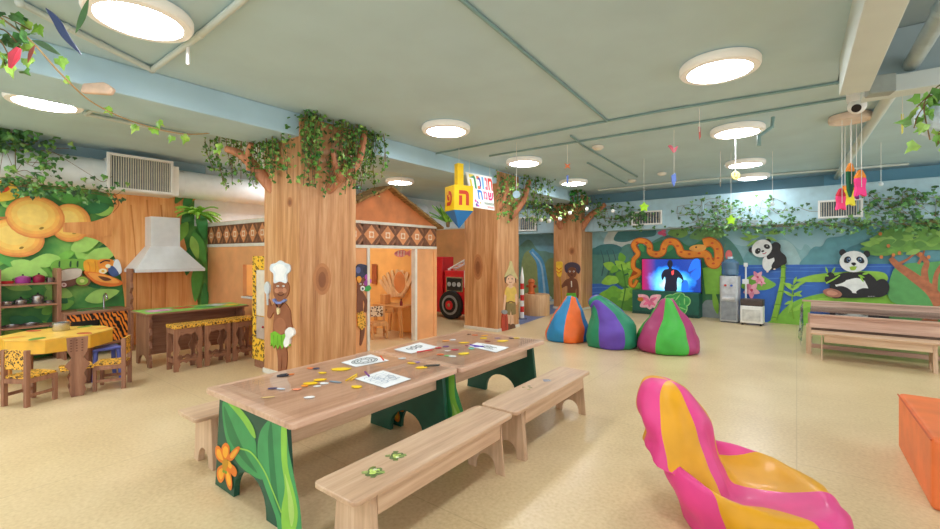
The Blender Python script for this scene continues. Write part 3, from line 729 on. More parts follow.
hang('ball_ornament', 'small pale ball hanging below the right pipe bend', 881, 184, 6.0, MB().ball((0, 0, 0), .028, n=12, k=6), paint((206, 220, 226), .4))
# felt rockets
def rocket(label, px, py, depth, w, h, c, tip, cut=0):
    mb = MB().prism(smooth_closed([(-w / 2, 0, h / 2), (w / 2, 0, h / 2), (w * .46, 0, 0), (w * .56, 0, -h / 2), (0, 0, -h / 2 + .02), (-w * .56, 0, -h / 2), (-w * .44, 0, 0)], 4) if not cut else [(-w / 2, 0, h / 2), (w / 2, 0, h / 2), (w * .35, 0, -h * .2), (0, 0, -h / 2), (-w * .4, 0, -h * .2)], (0, .035, 0))
    t_ = MB().prism(smooth_closed([(-w * .48, 0, h / 2), (w * .48, 0, h / 2), (w * .32, 0, h / 2 + .05), (0, 0, h / 2 + .09), (-w * .3, 0, h / 2 + .05)], 3), (0, .035, 0))
    return hang('felt_candle', label, px, py, depth, mb, paint(c, .8, .06), [('flame_tip', t_, paint(tip, .8))])
T = (240, 142, 40)
rocket('dark green felt candle, longest of the hanging bunch', 851.5, 184, 4.7, .07, .28, (12, 92, 56), T, 1)
rocket('yellow felt candle hanging below the green one', 850.5, 198, 4.9, .10, .17, (236, 226, 60), T)
rocket('large hot pink felt candle at the right of the hanging bunch', 861.5, 187, 4.6, .10, .19, (246, 62, 140), T)
rocket('purple felt candle between the yellow and pink ones', 856.5, 192, 5.0, .06, .16, (124, 40, 130), T)
rocket('small pink felt candle at the left of the hanging bunch', 842, 203, 4.8, .085, .15, (240, 66, 124), (200, 40, 60))
rocket('violet felt candle behind the small pink one', 845, 199, 5.1, .06, .14, (132, 50, 130), T)

# ------------------------------------------------------------------ ivy
def leafmesh(mb, p, size, rnd, nm, flatn=None):
    sh = [(0, 0), (.42, -.05), (.5, .35), (.22, .5), (0, 1.0), (-.22, .5), (-.5, .35), (-.42, -.05)]
    if flatn is None:
        a = Vector((rnd.gauss(0, 1), rnd.gauss(0, 1), rnd.gauss(-.9, .6))).normalized()
        b = a.cross(Vector((rnd.gauss(0, 1), rnd.gauss(0, 1), rnd.gauss(0, 1)))).normalized()
    else:
        nn = (flatn + Vector((rnd.gauss(0, .25), rnd.gauss(0, .25), rnd.gauss(0, .3)))).normalized()
        a = Vector((rnd.gauss(0, .6), rnd.gauss(0, .6), -1)); a = (a - nn * a.dot(nn)).normalized(); b = a.cross(nn)
    n = a.cross(b); s = size * rnd.uniform(.65, 1.2)
    vs = [p + (b * x + a * y + n * (abs(x) * .35 - y * y * .15)) * s for x, y in sh]
    m = rnd.randrange(nm)
    mb.add(vs, [(0, 1, 2, 3, 4), (0, 4, 5, 6, 7)], m)
def ivy(name, label, strands, size=.05, step=.035, spread=.04, mats=None, stem=.004, flatn=None, seed=1, cat='ivy', every=1):
    rnd = random.Random(seed); mb = MB(); st = MB(); mats = mats or m_ivy
    if flatn is not None: strands = sorted(strands, key=lambda q_: Vector(q_[0]).dot(Vector((-flatn.y, flatn.x, 0))))
    o0 = Vector(strands[0][0])
    for k, s_ in enumerate(strands):
        P = [Vector(p) - o0 for p in smooth_open(s_, 4)] if len(s_) > 2 else [Vector(p) - o0 for p in s_]
        st.tube([tuple(p) for p in P], stem, 5)
        if 0 < k and (len(strands) < 9 or flatn is not None): st.tube([tuple(Vector(strands[k - 1][0]) - o0), tuple(Vector(s_[0]) - o0)], stem * .7, 5)
        for i in range(len(P) - 1):
            d = P[i + 1] - P[i]; n = max(1, int(d.length / step))
            for j in range(n):
                p = P[i] + d * ((j + rnd.random()) / n) + Vector((rnd.gauss(0, spread), rnd.gauss(0, spread), rnd.gauss(0, spread * .7)))
                if flatn is not None: p += flatn * abs(rnd.gauss(0, .012))
                leafmesh(mb, p, size, rnd, len(mats), flatn)
    r = thing(name, label, cat, tuple(o0))
    mb.build('foliage', mats, r, recalc=False); st.build('stem', m_stem, r)
    return r
def drops(wall, x0, x1, yt, yb, n, off=(.05, .18), rnd=None, jx=6):
    rnd = rnd or random.Random(int(x0 * 7 + yt)); S_ = []
    for i in range(n):
        x = x0 + (x1 - x0) * (i + rnd.random()) / n; o = rnd.uniform(*off); b = yb - (yb - yt) * rnd.random() * .55
        S_.append([wall.p(x, yt + rnd.uniform(-2, 4), o), wall.p(x + rnd.uniform(-jx, jx) * .5, (yt + b) / 2, o + .02), wall.p(x + rnd.uniform(-jx, jx), b, o * .8)])
    return S_
ivy('ivy_bunch', 'ivy hanging from the left bough of the nearest pillar', drops(PY1, 216, 264, 122, 190, 15) + drops(PY1, 262, 284, 130, 190, 6) + [[PY1.p(216, 122, .15), PY1.p(240, 132, .15), PY1.p(268, 150, .1)]], .05, .024, .035, seed=2)
ivy('ivy_bunch', 'thick ivy over the corner of the nearest pillar', drops(PX1, 298, 316, 106, 188, 13) + drops(PY1, 268, 299, 108, 180, 12) + [[PY1.p(268, 110, .2), PY1.p(284, 108, .2), PX1.p(310, 108, .15)], [PY1.p(270, 118, .2), PY1.p(286, 114, .2), PX1.p(314, 116, .15)]], .05, .024, .035, seed=3)
ivy('ivy_bunch', 'ivy hanging from the right bough of the nearest pillar', drops(PX1, 328, 356, 112, 176, 14) + drops(PX1, 322, 350, 158, 198, 10) + drops(PX1, 354, 380, 126, 200, 14, (.02, .1)), .05, .024, .035, seed=4)
PY2 = Wall((0, 6.62), (1, 0))
ivy('ivy_bunch', 'ivy beside the Hebrew sign on the middle pillar', drops(PX1, 494, 507, 174, 222, 11, (.05, .25)), .06, .03, .05, seed=5)
ivy('ivy_bunch', 'ivy over the right bough of the middle pillar', drops(PX1, 516, 537, 175, 224, 11, (.05, .3)), .06, .03, .05, seed=6)
ivy('ivy_bunch', 'ivy crown over the far pillar', drops(PY3, 534, 600, 198, 224, 24, (.1, .5), jx=14) + [[PY3.p(536, 204, .3), PY3.p(560, 210, .3), PY3.p(590, 206, .3), PY3.p(622, 208, .25)], [PY3.p(540, 210, .3), PY3.p(570, 214, .3), PY3.p(612, 212, .25)]], .085, .07, .09, m_ivy_dark, seed=7)
ivy('fern_bunch', 'bright green fern tuft hanging above the far pillar', drops(PY3, 583, 592, 190, 208, 7, (.5, .7)), .09, .06, .05, [paint((66, 150, 60), .5, .2), paint((48, 126, 50), .5, .2)], stem=.008, seed=8)
gl = [Vector((0, 0, EYE)) + sight(x, y) * d for x, y, d in ((520, 213, 8.6), (535, 219, 8.9), (556, 217, 9.4), (572, 209, 9.7), (584, 200, 9.9))]
g = ivy('flower_garland', 'pale leaf garland with white flowers between middle and far pillars', [gl], .07, .05, .05, [paint((176, 206, 120), .5, .15), paint((140, 184, 96), .5, .15)], seed=9, cat='garland')
for x, y, d in ((541, 220, 8.8), (549, 221, 9.0), (560, 219, 9.3), (570, 213, 9.5), (587, 209, 9.6), (613, 211, 9.7), (533, 217, 8.8)):
    p = at3(x, y, d) - Vector(g.location); MB().ball(tuple(p), .045, n=8, k=4).build('flower', paint((240, 236, 226), .6), g)['label'] = 'white flower'
# ivy on the ducts
def ductivy(name, label, wall, x0, x1, yt, yb, n, size, seed, mats, off=.04):
    rnd = random.Random(seed); S_ = []
    for i in range(n):
        x = rnd.uniform(x0, x1); y = rnd.uniform(yt(x), yb(x)); dx = rnd.uniform(12, 30)
        S_.append([wall.p(x, y, off), wall.p(x + dx * .5, min(yb(x), y + rnd.uniform(-3, 5)), off), wall.p(x + dx, min(yb(x) + 3, y + rnd.uniform(-4, 8)), off)])
    return ivy(name, label, S_, size, .30, .11, mats, .004, wall.n, seed, 'ivy')
WDL = Wall((-7.84, 0), (0, 1))
ductivy('ivy_garland', 'ivy spread over the white duct at the left edge', WDL, -40, 98, lambda x: 136 + x * .2, lambda x: 178 + x * .06, 20, .075, 11, m_ivy)
ductivy('ivy_garland', 'dense ivy tuft on top of the left duct', WDL, -30, 18, lambda x: 130, lambda x: 146, 8, .085, 12, m_ivy_dark)
ductivy('ivy_garland', 'ivy leaves hanging under the left duct', WDL, -10, 105, lambda x: 180 + x * .1, lambda x: 186 + x * .1, 16, .06, 13, m_ivy_dark)
ductivy('ivy_garland', 'ivy over the duct between television and bamboo', WD, 664, 800, lambda x: 203 - (x - 664) * .075, lambda x: 226, 30, .068, 14, m_ivy_dark)
ductivy('ivy_garland', 'dark ivy tuft on the duct above the big panda', WD, 858, 905, lambda x: 192, lambda x: 214, 20, .075, 15, m_ivy_dark)
ductivy('ivy_garland', 'ivy over the duct above the painted orange tree', WD, 890, 960, lambda x: 190, lambda x: 218, 14, .07, 16, m_ivy_dark)
ductivy('ivy_garland', 'ivy over the duct by the far left grille', WD, 596, 632, lambda x: 206, lambda x: 226, 18, .08, 17, m_ivy_dark)
ductivy('ivy_garland', 'row of ivy leaves hanging under the far duct', WD, 664, 950, lambda x: 224 - (x - 664) * .02, lambda x: 229 - (x - 664) * .02, 46, .07, 18, m_ivy_dark, .03)
# vine sagging across the upper left, basket of leaves at both upper corners
vine = [at3(-10, 10, 2.6), at3(30, 40, 2.75), at3(62, 75, 3.0), at3(95, 104, 3.4), at3(140, 124, 3.9), at3(185, 134, 4.4), at3(222, 132, 4.8)]
g = thing('hanging_vine', 'thin vine with pale green leaves sagging below the blue beam', 'vine', tuple(vine[0]))
MB().tube([tuple(Vector(p) - vine[0]) for p in smooth_open(vine, 6)], .006, 6).build('stem', paint((190, 160, 120), .7), g)
fo = MB(); fr = random.Random(5)
for x, y, d in ((28, 24, 2.7), (25, 47, 2.7), (60, 62, 3.0), (66, 82, 3.1), (106, 111, 3.6), (132, 127, 3.9), (152, 130, 4.1), (158, 124, 4.1), (170, 138, 4.3), (184, 139, 4.4), (218, 146, 4.7), (216, 152, 4.7), (26, 62, 2.75), (36, 30, 2.75)):
    for _ in range(2): leafmesh(fo, at3(x, y, d) - vine[0] + Vector((fr.gauss(0, .01), fr.gauss(0, .01), .02)), .075, fr, 2, Vector((.5, -.75, -.3)).normalized())
fo.build('foliage', [paint((168, 206, 92), .5, .15), paint((136, 186, 70), .5, .15)], g, recalc=False)
g = ivy('ivy_bunch', 'bunch of leaves with a red flower at the upper left corner', [[at3(-18, 22, 2.6), at3(0, 40, 2.6), at3(12, 62, 2.6)], [at3(-10, 12, 2.6), at3(8, 18, 2.65), at3(30, 30, 2.7)], [at3(-14, 30, 2.6), at3(4, 30, 2.6), at3(20, 46, 2.65)], [at3(-18, 40, 2.6), at3(0, 52, 2.6), at3(6, 66, 2.6)]], .07, .022, .03, m_ivy_dark[:3] + [paint((150, 190, 84), .5, .15)], seed=21)
o0 = Vector(g.location)
fl = MB(); fl.tube([tuple(at3(19, 48, 2.5) - o0), tuple(at3(14, 56, 2.5) - o0), tuple(at3(10, 68, 2.5) - o0)], [.012, .026, .008], 8)
fl.build('flower', paint((226, 70, 92), .5), g)
def blade(label, pts, w, c):
    P = [at3(*p) for p in pts]; mb = MB(); n = Vector((.55, -.6, -.5)).normalized(); Q = [p - P[0] for p in smooth_open([tuple(p) for p in P], 5) for p in [Vector(p)]]
    prof = [w * math.sin(PI * (i + .15) / (len(Q) - .7)) for i in range(len(Q))]
    s1 = []; s2 = []
    for i, p in enumerate(Q):
        d = (Q[min(i + 1, len(Q) - 1)] - Q[max(0, i - 1)]).normalized(); b = d.cross(n).normalized()
        s1.append(p + b * prof[i]); s2.append(p - b * prof[i])
    mb.prism([tuple(p) for p in s1 + s2[::-1]], n * .004)
    return tag(mb.build('hanging_leaf', paint(c, .5, .1), None, tuple(P[0])), label, 'hanging leaf')
blade('navy blue paper leaf hanging at the upper left', [(46, 8, 2.3), (56, 20, 2.3), (66, 36, 2.3), (82, 55, 2.3)], .024, (44, 62, 108))
blade('dark green paper leaf hanging beside the nearest lamp', [(89, -2, 2.2), (83, 16, 2.2), (76, 33, 2.2)], .014, (78, 118, 70))
blade('green paper leaf beside the red flower', [(32, 40, 2.6), (46, 46, 2.6), (61, 55, 2.6)], .02, (70, 112, 66))
blade('thin brown red paper leaf left of the green one', [(35, 45, 2.6), (31, 53, 2.6), (28, 63, 2.6)], .01, (150, 72, 60))
g = ivy('hanging_basket', 'leafy basket with a pale cloth at the upper right edge', [[at3(938, 86, 3.0), at3(924, 104, 3.0), at3(930, 140, 3.0)], [at3(944, 84, 3.0), at3(920, 112, 3.0), at3(914, 128, 3.0)], [at3(950, 100, 3.0), at3(940, 130, 3.0), at3(938, 144, 3.0)], [at3(955, 90, 3.0), at3(930, 96, 3.0), at3(916, 108, 3.0)]], .085, .035, .035, [paint((112, 164, 66), .5, .2), paint((150, 192, 92), .5, .2), paint((84, 136, 52), .5, .2)], seed=22, cat='hanging basket')
c = at3(944, 116, 3.05) - Vector(g.location)
MB().ball(tuple(c), .15, .15, .16, 20, 12).build('cloth', paint((196, 214, 226), .8, .08, 30), g)
tag(MB().prism([(-.12, 0, -.03), (.1, 0, -.045), (.13, 0, 0), (.06, 0, .05), (-.1, 0, .04)], (0, .05, 0)).build('driftwood', paint((214, 184, 160), .6, .1), None, tuple(at3(95, 88, 3.28)), math.atan2(.6, .8), .015), 'pale wooden piece hanging below the blue beam', 'wood piece')

# ------------------------------------------------------------------ craft tables
def rrect(x0, x1, y0, y1, r, z, n=5):
    out = []
    for cx, cy, a in ((x1 - r, y1 - r, 0), (x0 + r, y1 - r, 90), (x0 + r, y0 + r, 180), (x1 - r, y0 + r, 270)):
        for i in range(n + 1):
            b = math.radians(a + 90 * i / n); out.append((cx + r * math.cos(b), cy + r * math.sin(b), z))
    return out
def arch_panel(hb, ht, h, aw, ah, y0, y1, n=12):
    P = [(-hb, 0), (-aw, 0)] + [(-aw * math.cos(PI * i / n), ah * math.sin(PI * i / n) ** .8) for i in range(1, n)] + [(aw, 0), (hb, 0), (ht, h), (-ht, h)]
    return MB().prism([(x, y0, z) for x, z in P], (0, y1 - y0, 0))
TZ = .585
def craft_table(label, loc):
    t_ = thing('craft_table', label, 'table', loc)
    MB().prism(rrect(-.485, .48, -.655, .64, .035, .552), (0, 0, .033)).build('tabletop', m_table, t_, bevel=.006)
    MB().ngon(rrect(-.43, .43, -.60, .60, .01, .5868)).build('clear_sheet', m_glass, t_)
    for s in (-1, 1):
        boxed('apron', m_lam_y, (s * .30 - .012, s * .30 + .012, -.585, .585, .415, .552), t_, .003)
    for s in (-1, 1):
        lg = arch_panel(.42, .36, .552, .18, .19, s * .605 - .017, s * .605 + .017).build('leg', m_green_d, t_, bevel=.003)
    return t_
T1 = craft_table('near craft table with green painted leaf and flower end', (-2.42, 1.815, 0))
T2 = craft_table('far craft table reaching towards the middle pillar', (-2.40, 3.12, 0))
def paint_leg():
    w = Wall((0, 1.815 - .622), (1, 0)); q = Pic(w, .0015, .0003)
    c = lambda pts: [(180 + x / 3.55, 380 + y / 3.55) for x, y in pts]
    q.blob((62, 150, 84), c([(152, 80), (170, 74), (205, 104), (248, 168), (270, 222), (276, 285), (296, 352), (244, 330), (204, 292), (170, 226), (154, 150)]), 4)
    q.blob((40, 118, 66), c([(156, 92), (180, 140), (205, 200), (240, 270), (276, 330), (240, 300), (200, 250), (170, 190)]), 4)
    q.blob((136, 196, 70), c([(168, 76), (212, 98), (258, 160), (270, 204), (256, 196), (224, 146), (190, 104)]), 4)
    q.blob((66, 154, 90), c([(322, 138), (350, 142), (376, 158), (388, 250), (404, 330), (424, 430), (432, 500), (428, 560), (360, 560), (340, 480), (308, 392), (284, 316), (276, 246), (288, 180)]), 4)
    q.blob((40, 120, 70), c([(326, 148), (334, 250), (342, 340), (352, 430), (366, 500), (352, 470), (330, 400), (318, 300), (314, 200)]), 4)
    q.blob((140, 200, 72), c([(362, 160), (380, 160), (384, 300), (408, 400), (420, 470), (412, 530), (386, 560), (366, 540), (362, 460), (374, 380), (362, 280)]), 4)
    q.blob((176, 214, 110), c([(374, 330), (396, 400), (408, 470), (398, 520), (388, 470), (384, 400)]), 4)
    q.line((146, 200, 80), c([(214, 242), (256, 258), (300, 320), (330, 390), (362, 470)]), 1.6, 1.2)
    for pts in ([(164, 290), (150, 270), (150, 238), (164, 222), (178, 236), (176, 270)], [(164, 296), (140, 286), (128, 262), (130, 236), (144, 236), (156, 266)], [(172, 280), (184, 256), (206, 236), (216, 240), (206, 262), (186, 286)], [(160, 300), (138, 310), (134, 340), (146, 364), (160, 350), (164, 320)], [(170, 298), (192, 300), (206, 322), (200, 342), (184, 330)], [(168, 304), (184, 330), (190, 370), (184, 390), (172, 374), (164, 336)]):
        q.blob((226, 120, 30), c(pts), 4)
        cx = sum(p[0] for p in pts) / 6; cy = sum(p[1] for p in pts) / 6
        q.blob((240, 170, 44), c([(cx + (x - cx) * .62, cy + (y - cy) * .62) for x, y in pts]), 4)
    q.blob((196, 140, 20), c([(156, 286), (170, 280), (176, 296), (166, 320), (156, 316)]), 4)
    for x, y in ((160, 322), (168, 326)): q.ell((120, 150, 40), *c([(x, y)])[0], 1.2, 1.6)
    return q.done('painted_leaf_and_flower', T1, 'green painted leaves with an orange flower')
o = paint_leg()
o2 = o.copy(); COL.objects.link(o2); o2.parent = T2

def wooden_bench(label, loc, rz=0):
    t_ = thing('wooden_bench', label, 'bench', loc, rz)
    MB().prism(rrect(-.158, .138, -.645, .64, .03, .335), (0, 0, .025)).build('seat', m_lam_y, t_, bevel=.005)
    for s in (-1, 1): boxed('apron', m_lam_y, (s * .115 - .010, s * .115 + .010, -.50, .50, .24, .335), t_, .002)
    for s in (-1, 1): arch_panel(.145, .115, .335, .078, .11, s * .53 - .013, s * .515 + .013).build('leg', m_lam_z, t_, bevel=.003)
    return t_
B1 = wooden_bench('pale wooden bench in front of the near table with two green stickers', (-1.62, 1.81, 0))
B2 = dup(B1, (-1.615, 3.125, 0), label='pale wooden bench beside the far craft table')
dup(B1, (-3.17, 1.80, 0), label='pale wooden bench on the left side of the near table')
B4 = dup(B1, (.795, 7.56, 0), PI / 2 - .03, label='pale wooden bench at the right, before the covered sand table')
def sticker(parent, px, py, pts, cols, name, label):
    p = flat(px, py, .3602) - Vector(parent.location); mb = MB(); mats = [paint(c, .4, .2, 60) for c in cols]
    for k, (dx, dy, r) in enumerate(pts): mb.add([(p.x + dx + r * math.cos(a) * (1 + .25 * math.sin(3 * a + k)), p.y + dy + r * math.sin(a) * (1 + .2 * math.cos(4 * a)), p.z + .0006 + .0003 * k) for a in [2 * PI * i / 18 for i in range(18)]], [tuple(range(18))], k % len(mats))
    mb.build(name, mats, parent)['label'] = label
FROG = [(0, 0, .042), (.032, .02, .016), (-.034, .022, .016), (-.03, -.03, .016), (.03, -.028, .016), (0, .002, .026), (-.012, .016, .01), (.014, .012, .008)]
FC = [(104, 120, 70), (138, 160, 84), (120, 140, 60), (150, 164, 96), (110, 130, 70), (190, 214, 110), (226, 232, 190), (96, 116, 64)]
sticker(B1, 374, 472, FROG, FC, 'frog_sticker', 'round green sticker')
sticker(B1, 396.5, 456, [(y * 1.2, x * .9, r * .9) for x, y, r in FROG], FC, 'frog_sticker', 'round green sticker')
sticker(B2, 546.6, 380.5, [(0, 0, .035), (.02, .01, .014)], [(140, 140, 156), (170, 176, 186)], 'sticker', 'small blue grey sticker')
sticker(B2, 527, 388, [(-.03, 0, .016), (.02, .02, .016), (.03, -.03, .014), (-.01, .05, .014)], [(170, 150, 96), (150, 132, 84)], 'sticker', 'worn yellow sticker')

# papers and scraps lying on the tables
TOPZ = .5885
def sheet(label, quad, kind):
    P = [flat(x, y, TOPZ) for x, y in quad]; c = sum(P, Vector()) / 4
    mb = MB().prism([tuple(p - c) for p in P], (0, 0, .0015))
    t_ = mb.build('paper_sheet', paint((238, 240, 242), .7, .02), None, tuple(c)); tag(t_, label, 'paper')
    d = MB(); rnd = random.Random(len(label))
    def B(u, v): return (P[0] * (1 - u) * (1 - v) + P[1] * u * (1 - v) + P[2] * u * v + P[3] * (1 - u) * v) - c + Vector((0, 0, .0019))
    def ln(pts, w=.012):
        for i in range(len(pts) - 1):
            (a, b), (e, f) = pts[i], pts[i + 1]; L_ = math.hypot(e - a, f - b) or 1; nx, ny = -(f - b) / L_ * w, (e - a) / L_ * w
            d.ngon([B(a + nx, b + ny), B(e + nx, f + ny), B(e - nx, f - ny), B(a - nx, b - ny)])
    if kind == 'ring':
        for r in (.36, .3, .2, .12): ln([(.5 + r * math.cos(k * PI / 14), .5 + r * math.sin(k * PI / 14)) for k in range(29)], .014)
        for k in range(12): ln([(.5 + .2 * math.cos(k * PI / 6), .5 + .2 * math.sin(k * PI / 6)), (.5 + .36 * math.cos(k * PI / 6 + .2), .5 + .36 * math.sin(k * PI / 6 + .2))], .012)
    elif kind == 'scene':
        for k in range(7): ln([(.12 + .76 * i / 8, .16 + .1 * k + rnd.uniform(-.05, .05)) for i in range(9)], .008)
        for k in range(6):
            x, y = rnd.uniform(.2, .8), rnd.uniform(.2, .8); ln([(x + .08 * math.cos(a * PI / 6), y + .1 * math.sin(a * PI / 6)) for a in range(13)], .01)
    else:
        for k in range(5):
            x, y = .3 + .1 * k, rnd.uniform(.35, .65); ln([(x + .06 * math.cos(a * PI / 5), y + .16 * math.sin(a * PI / 5)) for a in range(11)], .02)
    d.build('drawing', paint({'ring': (90, 100, 100), 'scene': (168, 180, 196)}.get(kind, (110, 116, 120)), .7), t_)
sheet('white sheet with a printed round pattern on the near table', [(341, 362.5), (371, 354.5), (389, 360.5), (356, 367)], 'ring')
sheet('white sheet with a pale grey drawing on the near table', [(355, 379), (383, 370.5), (411, 379), (385, 388)], 'scene')
sheet('white sheet at the left edge of the far table', [(394, 349.5), (420, 342.5), (438, 347), (411, 353.5)], 'small')
sheet('white sheet at the right side of the far table', [(468, 346), (477, 342.5), (509, 347.5), (496, 352.5)], 'small')
SCR = [  # px, py, length, width, colour, name, label
    (341, 369.3, .11, .07, (246, 206, 30), 'foam_piece', 'large yellow foam piece on the near table beyond the round printed sheet'),
    (322.5, 373, .05, .035, (244, 204, 40), 'foam_piece', 'small yellow foam piece left of the large yellow one'),
    (320, 380, .065, .045, (248, 196, 20), 'foam_piece', 'yellow foam piece in the middle of the small heap on the near table'),
    (310, 383.5, .085, .05, (250, 200, 20), 'foam_piece', 'yellow foam piece at the left end of the heap on the near table'),
    (305, 386, .04, .03, (244, 150, 40), 'foam_piece', 'orange foam bit at the edge of the near table heap'),
    (317, 386.5, .04, .02, (236, 236, 232), 'foam_piece', 'white bit at the front of the near table heap'),
    (324, 383.5, .045, .03, (232, 236, 236), 'foam_piece', 'white bit at the right of the near table heap'),
    (335, 382, .09, .02, (140, 160, 176), 'foam_piece', 'long blue grey strip right of the near table heap'),
    (357, 387, .06, .045, (248, 200, 20), 'foam_piece', 'yellow foam piece in front of the pale drawing'),
    (309.5, 397.5, .05, .03, (240, 238, 236), 'foam_piece', 'lone white slip near the front edge of the near table'),
    (297, 389.5, .045, .025, (240, 150, 110), 'foam_piece', 'salmon foam bit left of the heap on the near table'),
    (272.5, 388.5, .05, .02, (70, 70, 120), 'foam_piece', 'dark blue bit at the left of the near table'),
    (281, 389, .05, .022, (212, 216, 226), 'foam_piece', 'pale bit next to the dark blue one on the near table'),
    (283, 375.5, .075, .06, (30, 32, 44), 'foam_piece', 'black foam piece near the chef pillar'),
    (290.5, 374.5, .05, .02, (236, 130, 60), 'foam_piece', 'orange bit touching the black foam piece'),
    (311, 368.3, .045, .03, (240, 130, 70), 'foam_piece', 'orange bit on the far left edge of the near table'),
    (316, 368.6, .045, .03, (60, 60, 90), 'foam_piece', 'dark bit beside the orange one on the near table far edge'),
    (268, 397.5, .06, .018, (220, 190, 130), 'foam_piece', 'straw coloured sliver at the near left of the table'),
    (421.5, 367.6, .075, .05, (248, 204, 20), 'foam_piece', 'yellow foam piece on the right end of the near table'),
    (411.5, 363.3, .06, .03, (244, 200, 30), 'foam_piece', 'yellow strip behind the yellow piece at the near table end'),
    (417, 362.5, .04, .025, (150, 120, 180), 'foam_piece', 'lilac bit at the near table end'),
    (434, 365, .09, .015, (66, 60, 40), 'foam_piece', 'dark thin strip at the near table end'),
    (402, 358.5, .05, .03, (214, 220, 224), 'foam_piece', 'grey white bit beyond the pale drawing'),
    (464, 342.8, .08, .045, (248, 206, 20), 'foam_piece', 'yellow foam piece behind the right sheet on the far table'),
    (463.5, 353.8, .09, .05, (246, 214, 40), 'foam_piece', 'yellow foam piece left of the right sheet on the far table'),
    (483.5, 338.3, .07, .05, (248, 206, 20), 'foam_piece', 'yellow foam piece near the explorer pillar'),
    (502.5, 341, .09, .05, (248, 208, 30), 'foam_piece', 'yellow foam piece on the far right corner of the far table'),
    (516.5, 338.2, .055, .035, (226, 196, 50), 'foam_piece', 'yellow brown bit at the far right corner'),
    (511.5, 338.2, .05, .025, (70, 60, 90), 'foam_piece', 'dark bit at the far right corner of the far table'),
    (497.5, 338.2, .05, .02, (130, 120, 160), 'foam_piece', 'violet bit at the far edge of the far table'),
    (487.5, 341.3, .05, .025, (150, 60, 60), 'foam_piece', 'dark red bit behind the right sheet'),
    (475, 335.2, .06, .03, (232, 120, 60), 'foam_piece', 'orange bit by the far edge of the far table'),
    (469, 334.3, .045, .025, (110, 76, 60), 'foam_piece', 'brown bit by the far edge of the far table'),
    (485, 335.6, .06, .025, (246, 180, 50), 'foam_piece', 'amber bit by the far edge of the far table'),
    (453, 340, .05, .035, (232, 232, 236), 'foam_piece', 'white bit at the left edge of the far table'),
    (446, 341, .06, .03, (246, 160, 60), 'foam_piece', 'orange bit at the left edge of the far table'),
    (438, 348, .055, .03, (206, 50, 50), 'foam_piece', 'red bit right of the left sheet on the far table'),
    (446, 346.5, .05, .03, (120, 80, 150), 'foam_piece', 'purple bit in the middle of the far table'),
    (455, 349.8, .055, .03, (214, 60, 90), 'foam_piece', 'crimson bit in the middle of the far table'),
    (447.5, 351, .05, .03, (236, 226, 220), 'foam_piece', 'pale bit in the middle of the far table'),
    (440.5, 354.5, .055, .03, (236, 120, 60), 'foam_piece', 'orange bit near the front of the far table'),
    (452.5, 356.5, .055, .035, (234, 238, 236), 'foam_piece', 'white bit near the front of the far table'),
    (447.5, 355.8, .04, .03, (130, 200, 120), 'foam_piece', 'green bit near the front of the far table'),
    (471.5, 348.6, .05, .03, (120, 220, 190), 'foam_piece', 'mint bit on the right sheet'),
    (478, 346.5, .08, .03, (90, 60, 170), 'foam_piece', 'violet strip on the right sheet'),
    (468.5, 345.5, .06, .02, (150, 40, 90), 'foam_piece', 'wine red strip at the corner of the right sheet'),
]
for k, (px, py, ln_, w_, c, nm, lb) in enumerate(SCR):
    rnd = random.Random(k); p = flat(px, py, TOPZ + (.002 if 'sheet' in lb and 'on the right sheet' in lb else .0002))
    ln_ *= 1.35; w_ *= 1.35
    pts = [(ln_ / 2 * math.cos(a) * rnd.uniform(.75, 1.05), w_ / 2 * math.sin(a) * rnd.uniform(.7, 1.1), 0) for a in [2 * PI * (i + .3) / 7 for i in range(7)]]
    tag(MB().prism(pts, (0, 0, .004)).build(nm, paint(c, .6, .04), None, tuple(p), rnd.uniform(.2, 1.1), .001), lb, 'craft scrap')
def crayon(label, a, b, c):
    A = flat(*a, TOPZ + .006); Bv = flat(*b, TOPZ + .006); d = Bv - A
    r = thing('crayon', label, 'crayon', tuple(A))
    MB().cyl((0, 0, 0), tuple(d * .86), .0055, n=10).build('barrel', paint(c, .45, .03), r)
    MB().cyl(tuple(d * .86), tuple(d), .0055, .0015, n=10).build('tip', paint(tuple(int(x * .8) for x in c), .6), r)
crayon('yellow crayon beside the pale drawing', (346, 380.5), (358, 373.5), (250, 206, 40))
crayon('second yellow crayon lying against the pale drawing', (351, 380), (357.5, 375.5), (248, 196, 60))
crayon('purple crayon on the corner of the pale drawing', (369, 376), (364.5, 371.2), (120, 50, 140))
crayon('orange red crayon by the round printed sheet', (383.5, 360), (380.5, 355.5), (236, 84, 50))
crayon('red crayon in front of the left sheet on the far table', (417, 352), (434, 349.5), (214, 44, 40))
crayon('dark crayon at the end of the near table', (424, 366.2), (440, 365.2), (60, 56, 50))
crayon('violet crayon by the right sheet', (470, 344.8), (484, 346.8), (96, 60, 180))

